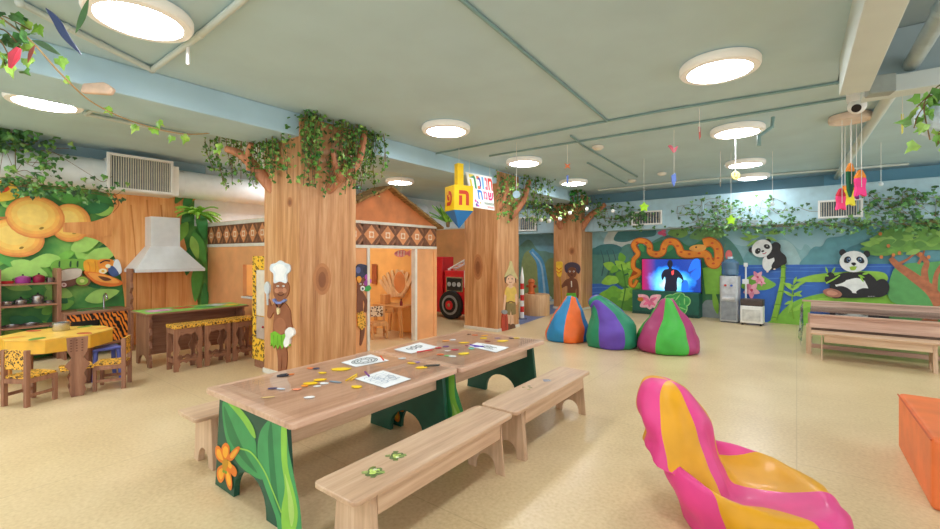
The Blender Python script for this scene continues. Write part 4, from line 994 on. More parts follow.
# ------------------------------------------------------------------ beanbags
from mathutils import noise
def vinyl(c): return paint(c, .5, .05, 5.0, coat=.05)
def beanbag(name, label, loc, rings, cols, panels, rz=0, phase=0.0, wrinkle=.02, k=4, seed=0):
    n = panels * 8; R = []; ph = phase
    Q = smooth_open_n(rings, k)
    mb = MB()
    for cx, cy, cz, ax, ay, tl in Q:
        ring = []
        for i in range(n):
            a = 2 * PI * i / n + ph; s = (i % 8) / 8
            puff = 1 + .035 * math.sin(PI * s) - .015
            x = ax * math.cos(a) * puff; y = ay * math.sin(a) * puff
            p = Vector((cx + x * math.cos(tl), cy + y, cz - x * math.sin(tl)))
            w = noise.noise(p * 5 + Vector((seed, 0, 0))) * wrinkle + noise.noise(Vector((p.x * 16, p.y * 16, p.z * 6 + seed))) * wrinkle * .45
            d = Vector((math.cos(a), math.sin(a), 0)) * w * min(1, (abs(ax) + abs(ay)) * 2)
            p += d; p.z = max(0, p.z); ring.append(p)
        R.append(ring)
    mb.rings(R, 0, True, True, lambda k_, i: (i // 8) % len(cols))
    r = thing(name, label, 'beanbag', loc, rz)
    # one panel colour = one part
    full = mb
    for ci, c in enumerate(cols):
        m = MB(); m.v = full.v
        for f, mi, s in zip(full.f, full.m, full.s):
            if mi == ci: m.f.append(f); m.m.append(0); m.s.append(s)
        used = sorted({i for f in m.f for i in f}); ix = {u: j for j, u in enumerate(used)}
        m.v = [full.v[i] for i in used]; m.f = [[ix[i] for i in f] for f in m.f]
        m.build('panels', vinyl(c), r, angle=60)['label'] = ['main coloured panels', 'second coloured panels'][ci]
    return r
def smooth_open_n(pts, k):
    n = len(pts[0]); q = [list(map(float, p)) for p in pts]
    q = [[2 * a - b for a, b in zip(q[0], q[1])]] + q + [[2 * a - b for a, b in zip(q[-1], q[-2])]]; out = []
    for i in range(1, len(q) - 2):
        for s in range(k):
            t_ = s / k
            out.append([.5 * (2 * b + (c - a) * t_ + (2 * a - 5 * b + 4 * c - d) * t_ * t_ + (3 * b - a - 3 * c + d) * t_ ** 3) for a, b, c, d in zip(*q[i - 1:i + 3])])
    out.append(q[-2]); return out
RZ = math.atan2(.6, .8)
def view(r, t_): return (-.6 * t_ + .8 * r, .8 * t_ + .6 * r, 0)
# rings: centre x, y, z, radius x, radius y, tilt
def scaled(rs, k): return [tuple(v * k for v in r_[:5]) + (r_[5],) for r_ in rs]
def bear(px): return math.atan2(px - 470, FPX)
beanbag('beanbag', 'pink and yellow beanbag chair in the foreground', view(1.432, 2.265),
        scaled([(.05, 0, 0, .30, .30, 0), (.04, 0, .02, .38, .37, 0), (.03, 0, .12, .41, .41, 0), (0, 0, .215, .42, .41, .02), (-.03, 0, .285, .385, .38, .13), (-.12, 0, .285, .315, .31, .32), (-.275, 0, .275, .265, .27, .38), (-.31, 0, .36, .245, .25, .40), (-.345, 0, .47, .23, .225, .40), (-.37, 0, .585, .20, .19, .38), (-.385, 0, .67, .165, .155, .35), (-.39, 0, .72, .115, .105, .3), (-.392, 0, .742, .05, .045, .2), (-.392, 0, .744, .004, .004, .2)], .93),
        [(224, 62, 134), (224, 158, 8)], 6, RZ - .56, -PI / 6 - .26, .045, 4, 3)
beanbag('beanbag', 'orange and blue beanbag in front of the far pillar', view(1.60, 7.2),
        [(0, 0, 0, .28, .28, 0), (0, 0, .02, .33, .33, 0), (0, 0, .12, .345, .345, 0), (.01, 0, .26, .315, .315, 0), (.03, 0, .42, .245, .25, 0), (.06, 0, .56, .165, .17, 0), (.075, 0, .66, .11, .115, .1), (.08, 0, .705, .085, .09, .15), (.08, 0, .72, .03, .03, .2), (.08, 0, .722, .004, .004, .2)],
        [(240, 110, 40), (30, 132, 186)], 6, RZ, -PI / 2 - bear(568) - math.radians(8), .04, 3, 11)
beanbag('beanbag', 'green and purple beanbag between the other two', view(2.18, 6.72),
        [(0, 0, 0, .30, .30, 0), (0, 0, .02, .355, .355, 0), (.0, 0, .14, .385, .375, 0), (-.01, 0, .30, .36, .35, -.1), (-.05, 0, .45, .28, .27, -.2), (-.13, 0, .58, .19, .19, -.3), (-.20, 0, .66, .135, .135, -.55), (-.255, 0, .70, .105, .105, -.9), (-.30, 0, .68, .085, .09, -1.5), (-.325, 0, .63, .06, .06, -2.0), (-.33, 0, .60, .006, .006, -2.2)],
        [(98, 66, 172), (26, 134, 96)], 6, RZ, -PI / 2 - bear(615) - math.radians(28), .04, 3, 23)
beanbag('beanbag', 'magenta and green beanbag nearest the television', view(2.90, 6.4),
        [(0, 0, 0, .34, .32, 0), (0, 0, .02, .41, .39, 0), (0, 0, .12, .43, .41, 0), (.0, 0, .26, .385, .375, 0), (.02, 0, .42, .30, .30, .05), (.02, 0, .56, .205, .21, .1), (.01, 0, .68, .13, .135, .1), (.0, 0, .745, .085, .09, 0), (.0, 0, .765, .03, .03, 0), (.0, 0, .767, .004, .004, 0)],
        [(64, 174, 60), (166, 52, 106)], 6, RZ, -PI / 2 - bear(667) - math.radians(19.5), .04, 3, 31)

# ------------------------------------------------------------------ orange foam block
r = tag(MB().prism([(0, 0, 0), (1.05, 0, 0), (1.05, .98, 0), (0, .98, 0)], (0, 0, .40)).build('foam_block', vinyl((238, 122, 62)), None, (.592, 3.43, 0), 0, .025, seg=3), 'orange vinyl covered foam block at the right edge', 'foam block')
sm = MB()
for z in (.385,): sm.tube([(-.002, .0, z), (-.002, .98, z)], .005, 6)
sm.build('seam', vinyl((206, 88, 34)), r)

# ------------------------------------------------------------------ covered sand table behind the right bench
st = thing('sand_table', 'wooden sand table with clear cover below the panda painting', 'table', (.92, 8.6, 0), -.03)
W_, D_ = .92, .80
for s, nm in ((-1, 'front_board'), (1, 'back_board')):
    boxed(nm, m_lam_x, (-W_ + .17, W_, s * D_ - .02, s * D_ + .02, .38 if s < 0 else .44, .545 if s < 0 else .605), st, .004)
boxed('rail', m_lam_x, (-W_ + .17, W_, -D_ - .05, -D_ + .03, .545, .57), st, .004)
boxed('rail', m_lam_x, (-W_ + .05, W_, D_ - .03, D_ + .05, .605, .63), st, .004)
boxed('tray', paint((120, 112, 104), .6, .1), (-W_ + .17, W_, -D_ + .03, D_ - .03, .40, .44), st, .004)
m_cover = clear('clear_cover_sheet', (226, 236, 236), .30, .05)
boxed('cover', m_cover, (-W_ + .17, W_, -D_ + .03, D_ - .03, .530, .536), st, 0)
mb = MB(); rnd = random.Random(2); GX, GY = 14, 8
vs = []
for i in range(GX + 1):
    for j in range(GY + 1):
        vs.append((-W_ + .06 + rnd.uniform(-.022, .022), -D_ - .04 + (2 * D_ + .08) * i / GX, .10 + .50 * j / GY))
mb.add(vs, [(i * (GY + 1) + j, (i + 1) * (GY + 1) + j, (i + 1) * (GY + 1) + j + 1, i * (GY + 1) + j + 1) for i in range(GX) for j in range(GY)], 0, False)
mb.build('plastic_side_sheet', clear('crinkled_plastic', (232, 240, 240), .16, .08), st, recalc=False)['label'] = 'crinkled clear plastic end sheet'
boxed('lower_board', paint((120, 98, 84), .5, .12), (-W_ + .17, W_, -D_ + .05, -D_ + .08, .27, .40), st, .003)
for sx in (-W_ + .16, W_ - .08):
    for sy in (-D_ + .05, D_ - .05): boxed('leg', m_lam_z, (sx - .03, sx + .03, sy - .03, sy + .03, 0, .42), st, .003)
boxed('foot_rail', m_lam_x, (-W_ + .16, W_, -D_ + .3, -D_ + .34, .04, .10), st, .003)

# ------------------------------------------------------------------ television corner
def spot(px0, px1, off, ybase=None, ytop=None):
    a = WF.p(px0, 255, off); b = WF.p(px1, 255, off); c = (a + b) / 2; w = (b - a).length
    z0 = WF.p((px0 + px1) / 2, ybase, off).z if ybase else 0.0
    z1 = WF.p((px0 + px1) / 2, ytop, off).z if ytop else 0.0
    return Vector((c.x, c.y, z0)), w, z1 - z0
c, w, h = spot(637.5, 703, .36, None, 290.5)
tc = thing('tv_cabinet', 'dark green television cabinet with painted flower and leaf front', 'cabinet', tuple(c), ua)
h = WF.p(670, 290.5, .36).z
boxed('body', paint((24, 92, 76), .5, .06), (-w / 2, w / 2, 0, .30, 0, h), tc, .006)
boxed('plinth', paint((18, 66, 56), .5, .06), (-w / 2 + .02, w / 2 - .02, -.012, 0, .0, .07), tc, .003)
q = MB(); mm = [paint((240, 178, 190), .5, .1), paint((226, 110, 150), .5, .1), paint((60, 160, 84), .5, .1), paint((150, 210, 130), .5, .1), paint((200, 120, 40), .5, .1)]
def fpoly(pts, mi, d): q.prism([(x, -.001, z) for x, z in pts], (0, -d, 0), mi)
for k, (a, r_) in enumerate(((150, .30), (215, .26), (35, .30), (-35, .24), (270, .2))):
    ca, sa = math.cos(math.radians(a)), math.sin(math.radians(a))
    base = leaf2(0, 0, a, r_, .20)
    fpoly([(-w * .22 + x * 1.05, h * .55 + y * .95) for x, y in smooth_closed(base, 3)], 0, .006 + .001 * k)
    fpoly([(-w * .22 + x * .7, h * .55 + y * .65) for x, y in smooth_closed(leaf2(0, 0, a, r_, .12), 3)], 1, .012 + .001 * k)
fpoly(ell(-w * .36, h * .62, .07, .05), 4, .018)
for k, (x, z, rx, rz_) in enumerate(((.16, .40, .15, .10), (.30, .44, .16, .11), (.44, .36, .13, .12), (.24, .26, .15, .10), (.40, .20, .14, .10), (.12, .22, .10, .09))):
    fpoly(ell(x, z, rx, rz_, k * 20), 3, .006 + .0008 * k); fpoly(ell(x, z, rx * .86, rz_ * .82, k * 20), 2, .012 + .0008 * k)
    fpoly(ell(x, z, rx * .6, .012, k * 35 + 20), 3, .018 + .0006 * k)
q.build('painted_front', mm, tc)['label'] = 'pink flower and green leaves painted on the front'
c, w, h = spot(644.5, 704, .22, 291.5, 258.5)
tv = thing('television', 'wide flat television showing a dark figure on blue light', 'television', tuple(c), ua)
boxed('bezel', m_black, (-w / 2, w / 2, -.0, .05, 0, h), tv, .005)
t = NT('blue_stage_picture'); v = t.coord(); sp = t.node('ShaderNodeSeparateXYZ'); t.link(v, sp.inputs[0])
mp = t.node('ShaderNodeMapping'); mp.inputs['Location'].default_value = (.02, 0, -h * .48); mp.inputs['Scale'].default_value = (1.35, 1, 1.8); t.link(v, mp.inputs['Vector'])
ln_ = t.node('ShaderNodeVectorMath', operation='LENGTH'); t.link(mp.outputs['Vector'], ln_.inputs[0])
nz = t.node('ShaderNodeTexNoise', Scale=5.0, Detail=3.0); t.link(v, nz.inputs['Vector'])
ad = t.node('ShaderNodeMath', operation='MULTIPLY_ADD'); t.link(nz.outputs['Fac'], ad.inputs[0]); ad.inputs[1].default_value = .5; t.link(ln_.outputs['Value'], ad.inputs[2])
cr = t.ramp(ad.outputs[0], [(.30, (226, 246, 255)), (.55, (110, 206, 250)), (.85, (24, 120, 224)), (1.0, (10, 50, 130))])
mr = t.node('ShaderNodeMapRange'); mr.inputs['From Min'].default_value = -w / 2; mr.inputs['From Max'].default_value = -w * .24; mr.inputs['To Min'].default_value = 1; mr.inputs['To Max'].default_value = 0; t.link(sp.outputs['X'], mr.inputs['Value'])
mxx = t.node('ShaderNodeMixRGB'); t.link(mr.outputs['Result'], mxx.inputs['Fac']); t.link(cr, mxx.inputs['Color1']); mxx.inputs['Color2'].default_value = rgb((150, 16, 60))
t.link(mxx.outputs[0], t.b.inputs['Emission Color']); t.b.inputs['Emission Strength'].default_value = .9; t.b.inputs['Base Color'].default_value = (.01, .01, .01, 1); t.b.inputs['Roughness'].default_value = .15
e = .018
MB().add([(-w / 2 + e, -.002, e * 1.4), (w / 2 - e, -.002, e * 1.4), (w / 2 - e, -.002, h - e), (-w / 2 + e, -.002, h - e)], [(0, 1, 2, 3)]).build('screen', t.m, tv)
q = MB(); mk = [emit('screen_dark', (12, 16, 34), .6), emit('screen_red', (226, 60, 60), .8), emit('screen_blue', (20, 80, 190), .9)]
def sc(pts, mi, d): q.add([(x * w, -.003 - d, z * h) for x, z in pts], [tuple(range(len(pts)))], mi)
sc(smooth_closed([(.38, .98), (.47, .95), (.48, .5), (.40, .38), (.33, .55), (.42, .72), (.30, .62), (.32, .80)], 4), 2, 0)
sc(smooth_closed([(.18, .12), (.2, .34), (.27, .36), (.30, .2), (.28, .04), (.2, .03)], 4), 2, .0002)
sc(smooth_closed([(-.09, .03), (.10, .03), (.11, .30), (.13, .44), (.20, .36), (.17, .26), (.22, .34), (.19, .52), (.12, .66), (.03, .70), (.02, .76), (-.02, .76), (-.03, .69), (-.10, .66), (-.15, .50), (-.13, .34), (-.09, .46), (-.08, .3)], 3), 0, .0006)
sc(ell(-.003, .84, .045, .12), 0, .0008); sc([(.02, .62), (.06, .66), (.06, .54), (.03, .50)], 1, .001)
q.build('picture', mk, tv, recalc=False)['label'] = 'dark figure on the screen'
boxed('base_bar', m_black, (-.22, .22, .0, .05, -.02, 0), tv, .003)
# snake board
q = Pic(WF, .03, .0012, .012)
q.blob((44, 122, 78), [(634, 262), (640, 248), (652, 244), (664, 240), (678, 240), (690, 246), (704, 240), (717, 244), (721, 258), (716, 272), (700, 285), (650, 285), (638, 274)])
for x, y, a in ((640, 262, 200), (644, 252, 250), (650, 262, 120), (712, 250, -40), (708, 258, 60), (712, 262, 20), (672, 250, -90), (668, 252, -60), (642, 270, 160)): q.leaf((70, 156, 84), x, y, a, 11, 5)
for x, y, a in ((711, 252, -100), (711, 252, -60), (711, 252, -20), (712, 256, 20), (711, 256, 60), (709, 250, -140)): q.leaf((40, 140, 70), x, y, a, 9, 2.4)
snake = [(637, 283), (634.5, 285.5), (632, 283), (633, 278.5), (639, 276), (645, 273), (643.5, 268), (636.5, 264.5), (633.5, 258), (640.5, 255), (647, 251.5), (648, 245), (643, 241.5), (636.5, 242.5), (635.5, 248)]
q.line((204, 92, 30), [(638, 280), (634.5, 285.8), (631.5, 284), (632, 278.5), (638, 275.5), (640.5, 272), (634.5, 268), (634.5, 260), (639, 254), (636, 249), (634.5, 244.5), (639, 240.8), (646, 241.5), (650.5, 246), (651, 252), (657, 254.5), (663, 252.5), (665, 246), (668.5, 242), (675, 242), (679.5, 247), (682, 253), (690, 254.5), (700, 253.5), (707, 255), (711, 263), (716.5, 264), (719.5, 256), (717.5, 246.5), (711, 242), (704, 243.5)], 3.4, 9.8)
q.line((242, 148, 44), [(638, 280), (634.5, 285.8), (631.5, 284), (632, 278.5), (638, 275.5), (640.5, 272), (634.5, 268), (634.5, 260), (639, 254), (636, 249), (634.5, 244.5), (639, 240.8), (646, 241.5), (650.5, 246), (651, 252), (657, 254.5), (663, 252.5), (665, 246), (668.5, 242), (675, 242), (679.5, 247), (682, 253), (690, 254.5), (700, 253.5), (707, 255), (711, 263), (716.5, 264), (719.5, 256), (717.5, 246.5), (711, 242), (704, 243.5)], 2.2, 7.8)
for x, y in ((638, 242.4), (647, 243), (650.4, 248.5), (657, 254), (664.5, 249), (671, 242.4), (678.5, 246), (682, 252), (690, 254), (700, 253.4), (709, 258.5), (714, 263.4), (718.8, 258), (718, 249), (713, 243.2)): q.ell((216, 88, 36), x, y, 1.5, 1.0)
q.blob((244, 176, 84), [(690, 249), (694, 245.5), (702, 244.5), (707, 247), (704, 251), (696, 251.5)])
q.ell((40, 30, 20), 697, 247.2, 1, .8)
tag(q.done('snake_board'), 'orange cutout snake winding over leaves around the television', 'wall decoration')

# water dispenser, air purifier, slim stand
c, w, h = spot(725, 743.5, .62)
wd = thing('water_dispenser', 'grey water dispenser with a bottle on top right of the television', 'water dispenser', tuple(c), ua)
H_ = WF.p(734, 275, .62).z; w *= .97
m_disp = paint((186, 190, 194), .35, .05, metal=.2)
MB().prism(rrect(-w / 2, w / 2, 0, .34, .05, .03), (0, 0, H_ - .03)).build('body', m_disp, wd, bevel=.01)
boxed('foot', paint((90, 94, 98), .5), (-w / 2 + .02, w / 2 - .02, .02, .32, 0, .035), wd, .004)
boxed('front_panel', paint((190, 194, 198), .3), (-w * .33, w * .33, -.008, .0, H_ * .62, H_ * .95), wd, .006)
boxed('drip_tray', paint((206, 208, 210), .3), (-w * .33, w * .33, -.05, .0, H_ * .50, H_ * .55), wd, .006)
boxed('lower_door', paint((140, 146, 152), .35), (-w * .4, w * .4, -.006, 0, .06, H_ * .46), wd, .008)
for s, cc in ((-1, (206, 50, 44)), (1, (60, 96, 190))):
    MB().cyl((s * .055, -.008, H_ * .80), (s * .055, -.035, H_ * .80), .022, n=14).build('tap_button', paint(cc, .35), wd)['label'] = 'red tap button' if s < 0 else 'blue tap button'
bt = MB().lathe([(.07, -.04), (.09, .0), (.155, .03), (.16, .10), (.152, .13), (.16, .16), (.16, .28), (.10, .34), (.04, .36), (.001, .36)], (0, .17, H_), 24, cap=False)
mbt = NT('blue_bottle_plastic'); mbt.b.inputs['Base Color'].default_value = rgb((110, 150, 184)); mbt.b.inputs['Transmission Weight'].default_value = .5; mbt.b.inputs['Roughness'].default_value = .12
bt.build('bottle', mbt.m, wd)['label'] = 'blue water bottle'
MB().cyl((.0, .17, H_ + .36), (.0, .17, H_ + .40), .05, n=16).build('bottle_cap', paint((186, 206, 214), .4), wd)
c, w, h = spot(746, 767.5, .62)
ap = thing('air_cooler', 'white louvred air cooler with a dark top beside the water dispenser', 'air cooler', tuple(c + WF.n * .1), ua)
H2 = WF.p(757, 297, .66).z
boxed('body', m_white, (-w / 2, w / 2, 0, .30, .04, H2 - .13), ap, .015)
boxed('control_top', paint((70, 58, 54), .4), (-w / 2, w / 2, 0.01, .30, H2 - .13, H2), ap, .015)
lv = MB()
for k in range(16): lv.box(-w * .40, w * .40, -.012, 0, .09 + (H2 - .29) * k / 16, .09 + (H2 - .29) * k / 16 + .014)
lv.build('louvres', paint((206, 206, 200), .5), ap)
for sx in (-1, 1):
    for sy in (.04, .26): MB().cyl((sx * w * .4, sy, 0), (sx * w * .4, sy, .045), .02, n=10).build('foot', m_black, ap)
c, w, h = spot(746, 749.5, .25)
sl = thing('slim_stand', 'slim white upright stand between the water dispenser and the air cooler', 'stand', tuple(c), ua)
zt = WF.p(748, 264.5, .25).z; zm = WF.p(748, 281, .25).z
MB().lathe([(.10, 0), (.10, .012), (.03, .02), (.001, .02)], n=20, cap=False).build('base', m_white, sl)
MB().cyl((0, 0, .01), (0, 0, zt), .016, n=12).build('pole', m_white, sl)
boxed('bracket', m_white, (-.06, .05, -.03, .03, zm - .05, zm + .05), sl, .005)
boxed('head', m_white, (-.035, .035, -.025, .025, zt - .04, zt + .04), sl, .005)

# ------------------------------------------------------------------ cutout figures on the pillars and playhouse
SKIN, SKIN2 = (150, 92, 62), (124, 74, 50)
def figure(name, label, wall, parts, off=.006):
    root = None
    for k, (pn, draw) in enumerate(parts):
        q = Pic(wall, off + .0035 * k, .0007, .0); q.th = .004
        draw(q); o = q.done(pn)
        if root is None:
            root = o; root.name = name; tag(root, label, 'wall figure')
        else: o.parent = root
    return root
def chef(q):
    q.blob(SKIN, [(274, 285), (276, 281), (287, 281), (290, 288), (288, 296), (283, 301), (287, 304), (291, 311), (292, 322), (294, 330), (291, 334), (286, 324), (289, 336), (285, 342), (288, 352), (286.5, 372), (283, 372), (283, 352), (281.5, 372), (279, 372), (278, 352), (274, 340), (274, 326), (275, 312), (271, 318), (268, 316), (268.5, 306), (267, 300), (270, 299), (272, 306), (274, 304), (278, 301), (274.5, 295)], 3)
    q.ell((170, 110, 78), 280.8, 326, 6, 8.5)
    q.ell((196, 136, 104), 278, 290.5, 2.4, 2.6); q.ell((196, 136, 104), 285.5, 290.5, 2.2, 2.6); q.ell((186, 120, 90), 281.6, 290, 2.6, 1.8)
    q.ell((252, 252, 250), 279, 286, 1.2, .9); q.ell((252, 252, 250), 284.5, 286, 1.2, .9); q.ell((20, 20, 20), 279.2, 286, .5, .6); q.ell((20, 20, 20), 284.3, 286, .5, .6)
    q.line((90, 40, 36), [(279, 294.4), (281.8, 295.4), (284.6, 294.2)], .6)
def chef_hat(q):
    q.blob((226, 234, 240), [(275, 283), (274.5, 274), (271, 270), (272, 264.5), (277, 263), (281, 260.5), (286, 263), (290.5, 265), (291, 271), (287.5, 275), (287.5, 283), (281, 281.5)], 4)
    q.blob((246, 248, 250), [(277, 280), (277, 273), (274, 268), (280, 264), (286, 266), (288, 270), (285, 275), (285, 280)], 4)
def chef_skirt(q):
    pts = [(272, 333), (276, 331), (282, 335), (288, 333), (291, 336)]
    low = [(291, 346), (289, 343), (287.5, 348), (285.5, 344), (283.5, 349), (281.5, 344), (279, 349), (277, 344), (275, 348), (273.5, 343), (272, 346)]
    q.poly((122, 190, 50), pts + low)
    for x in (275, 279, 283, 287): q.line((90, 160, 40), [(x, 335), (x + .4, 345)], .7, .3)
def chef_spoon(q):
    q.line((196, 202, 206), [(269, 305), (268.6, 292)], 1.2, 1.4); q.blob((206, 212, 216), [(267, 293), (266, 286), (268.4, 281.5), (271, 286), (270.4, 293)], 4)
def chef_glove(q):
    q.blob((244, 244, 242), [(287, 331), (291, 327), (295, 329), (296, 334), (292, 338), (291, 344), (287, 347), (285.5, 342), (287.5, 336)], 4)
def chef_necklace(q):
    q.line((126, 140, 196), [(275, 299), (278, 302.4), (283, 302.4), (287, 299.6)], 2.0); q.blob((244, 226, 170), [(279, 308), (281, 308), (281, 313), (279.6, 314)], 3); q.line((100, 60, 40), [(277, 302), (280, 309), (285, 302)], .5, sm=False)
figure('chef_cutout', 'painted chef cutout with white hat and leaf skirt on the nearest pillar', Wall((0, 2.69), (1, 0)), [('body', chef), ('chef_hat', chef_hat), ('leaf_skirt', chef_skirt), ('spoon', chef_spoon), ('glove', chef_glove), ('necklace', chef_necklace)])
def kid(q):
    q.blob((232, 186, 150), [(505.5, 277), (509.5, 273), (514, 276), (514.4, 282), (511.6, 285), (515, 288), (517, 297), (516.6, 304), (515, 304), (513.5, 296), (512.6, 310), (513.4, 326), (510.4, 327), (509.8, 314), (508.8, 326), (505.8, 327), (506.2, 310), (506.2, 296), (504.6, 308), (502.8, 310), (504.2, 296), (506, 288), (508.4, 285), (505.6, 282)], 3)
    for x in (508, 511.6): q.ell((30, 26, 24), x, 278.8, .5, .6)
    q.line((150, 70, 60), [(508.4, 282), (509.8, 282.6), (511.2, 282)], .5)
def kid_hat(q):
    q.blob((92, 70, 52), [(505, 283), (504.6, 276), (509, 272), (514.6, 275), (515.6, 283), (514.4, 277.6), (509.6, 275), (506, 278)], 3)
    q.blob((206, 190, 132), [(504, 277), (508, 268), (509.6, 261.4), (511.4, 262), (513, 269), (517.4, 279), (514, 277.4), (509.6, 274.4)], 3)
def kid_shirt(q):
    q.blob((226, 190, 90), [(506.4, 287), (510, 288.6), (514, 286.6), (516, 293), (514, 295), (514, 303), (506, 303), (506, 296), (504.4, 294)], 3); q.line((120, 80, 44), [(506, 303), (510, 301.6), (514.4, 303)], 1.4)
def kid_shorts(q): q.poly((142, 120, 72), [(505.8, 303), (514.6, 303), (515, 314), (511.2, 315), (510.2, 309), (509, 315), (505.2, 314)])
def kid_shoe(q):
    q.blob((110, 70, 44), [(505, 325), (509, 324), (509.4, 330.6), (505, 331)], 3); q.blob((110, 70, 44), [(510.2, 325), (513.6, 324), (514.4, 330.4), (510.4, 331)], 3)
def kid_bag(q):
    q.blob((186, 70, 48), [(501.4, 315), (506, 314), (506.6, 333), (501.6, 333.6)], 3); q.ell((150, 150, 150), 503.6, 312, 2.6, 2.2); q.line((120, 46, 34), [(504.4, 316), (504.8, 332)], .6)
figure('explorer_cutout', 'painted child cutout with pointed hat and red bag on the middle pillar', Wall((-4.34, 0), (0, 1)), [('body', kid), ('hat', kid_hat), ('shirt', kid_shirt), ('shorts', kid_shorts), ('shoes', kid_shoe), ('red_bag', kid_bag)])
def spearkid(q):
    q.blob(SKIN2, [(567.6, 270), (572, 266.6), (576.4, 270), (576, 276), (573.6, 278), (577, 280), (578.8, 288), (578.6, 298), (576.8, 298), (576.4, 288), (575.6, 296), (576.6, 318), (573, 318), (571.6, 304), (570, 318), (567.2, 318), (567.6, 296), (567.4, 286), (562.4, 288), (561.4, 286), (565.6, 280), (570, 278), (567.8, 275)], 3)
    for x in (570, 574): q.ell((240, 236, 226), x, 271.4, .9, .8).ell((20, 18, 16), x, 271.4, .45, .5)
    q.ell((90, 46, 40), 572, 275, 1.2, .8); q.line((232, 226, 210), [(571.6, 281), (571.8, 287)], 1.0)
def afro(q): q.blob((74, 62, 78), [(565.4, 271), (565, 265.4), (569, 262.6), (574, 262.4), (579, 264.6), (580.6, 269), (579, 273.6), (576.8, 272), (575.8, 268.4), (571.6, 267), (568.4, 269), (567.6, 273)], 4)
def skirt3(q): q.poly((106, 190, 56), [(567, 293), (575.8, 293), (577, 299), (575, 298), (574, 300.4), (572, 298.4), (570, 300.4), (568.6, 298.4), (566, 299.6)])
def spear(q):
    q.line((206, 150, 60), [(562.4, 316), (561.4, 290), (560, 276)], 1.2); q.blob((240, 196, 60), [(556.4, 263), (559, 261.6), (562.8, 263), (561.6, 275), (559.4, 277), (557.2, 274)], 3)
    q.line((214, 80, 40), [(556.8, 267.6), (559.2, 270), (562, 267.8)], .8, sm=False); q.line((214, 80, 40), [(556.8, 271), (559.2, 273.2), (561.8, 271)], .8, sm=False)
figure('spear_kid_cutout', 'painted child cutout with a yellow spear on the far pillar', Wall((0, 10.45), (1, 0)), [('body', spearkid), ('hair', afro), ('leaf_skirt', skirt3), ('spear', spear)])
def girl(q):
    q.blob(SKIN2, [(357, 282), (360, 277), (365, 279), (366, 288), (362, 291), (365, 296), (367.6, 304), (366, 312), (363.6, 311), (364.4, 304), (362.6, 300), (362.8, 312), (364.4, 330), (361.4, 344), (359.4, 344), (360, 330), (357, 318), (356.6, 304), (356.8, 294)], 3)
    for x in (360, 363.6): q.ell((244, 240, 232), x, 284, .9, .9).ell((20, 18, 18), x, 284, .45, .5)
    q.line((120, 50, 46), [(360.4, 288), (362, 288.8), (363.4, 288)], .6)
def hair(q):
    q.blob((56, 58, 84), [(355, 276), (355.6, 267), (359, 264), (364, 264.6), (368, 267), (369.4, 274), (367, 279), (363, 277), (359, 279)], 4)
    q.ell((92, 100, 150), 357.6, 270, 2.4, 3.4); q.ell((50, 48, 66), 365.6, 270, 3, 4)
def flowers(q):
    for x, y, c in ((366.4, 277, (176, 80, 170)), (368, 281, (200, 90, 180)), (365.6, 283, (160, 70, 150))): q.ell(c, x, y, 2.6, 2.8)
    q.blob((64, 160, 80), [(364, 288), (368, 285), (370.4, 288), (368, 291), (364.4, 291)], 3); q.ell((240, 240, 234), 361.8, 288.4, 2.2, 2.6); q.ell((30, 60, 70), 361.8, 288.6, 1, 1.3)
    q.blob((236, 160, 50), [(355.8, 278), (358.6, 276), (360.6, 279), (358, 283)], 3)
def skirt(q): q.poly(m_leo, [(356.4, 313), (362, 311), (364.2, 316), (365, 326), (361, 330), (357, 326)])
figure('girl_cutout', 'painted girl cutout with purple flowers in dark hair beside the playhouse door', Wall((-5.0, 0), (0, 1)), [('body', girl), ('hair', hair), ('flowers', flowers), ('leopard_skirt', skirt)])

# ------------------------------------------------------------------ Hebrew holiday sign and dreidel
def glyph(ch):
    cu = bpy.data.curves.new('letter', 'FONT'); cu.body = ch; cu.size = 1.0; cu.resolution_u = 3; cu.offset = .045
    o = bpy.data.objects.new('letter', cu); COL.objects.link(o)
    dg = bpy.context.evaluated_depsgraph_get(); me = bpy.data.meshes.new_from_object(o.evaluated_get(dg))
    V = [tuple(v.co) for v in me.vertices]; F = [tuple(p.vertices) for p in me.polygons]
    bpy.data.objects.remove(o); bpy.data.curves.remove(cu); bpy.data.meshes.remove(me)
    if not V: return None
    x0, x1 = min(v[0] for v in V), max(v[0] for v in V); y0, y1 = min(v[1] for v in V), max(v[1] for v in V)
    return [((v[0] - x0) / (x1 - x0), (v[1] - y0) / (y1 - y0)) for v in V], F
WS = Wall((-4.26, 0), (0, 1))
Q4 = [WS.p(*c) for c in ((466.4, 172), (491.9, 177), (494.6, 210.5), (473, 207))]
def SB(u, v, off=0): return Q4[0] * (1 - u) * (1 - v) + Q4[1] * u * (1 - v) + Q4[2] * u * v + Q4[3] * (1 - u) * v + WS.n * off
sc_ = sum(Q4, Vector()) / 4
sg = thing('holiday_sign', 'white hanging sign with colourful Hebrew letters beside the dreidel', 'sign', tuple(sc_))
MB().prism([tuple(SB(u, v) - sc_) for u, v in ((0, 0), (1, 0), (1, 1), (0, 1))], (-.02, 0, 0)).build('board', paint((246, 246, 242), .6, .01), sg)
def put(ch, u0, v0, u1, v1, c, c2=None, name='letter'):
    g_ = glyph(ch)
    if not g_: return
    V, F = g_; mb = MB(); mats = [paint(c, .5, .04)] + ([paint(c2, .5, .04)] if c2 else [])
    vs = [SB(u0 + (u1 - u0) * x, v1 + (v0 - v1) * y, .004) - sc_ for x, y in V]
    for f in F:
        cx = sum(V[i][0] for i in f) / len(f); mb.add([vs[i] for i in f], [tuple(range(len(f)))], 1 if c2 and cx < .5 else 0)
    mb.build(name, mats, sg, recalc=False)
put('ח', .80, .06, .98, .42, (206, 56, 40)); put('נ', .66, .06, .77, .42, (232, 110, 130)); put('ו', .54, .06, .62, .42, (110, 178, 226))
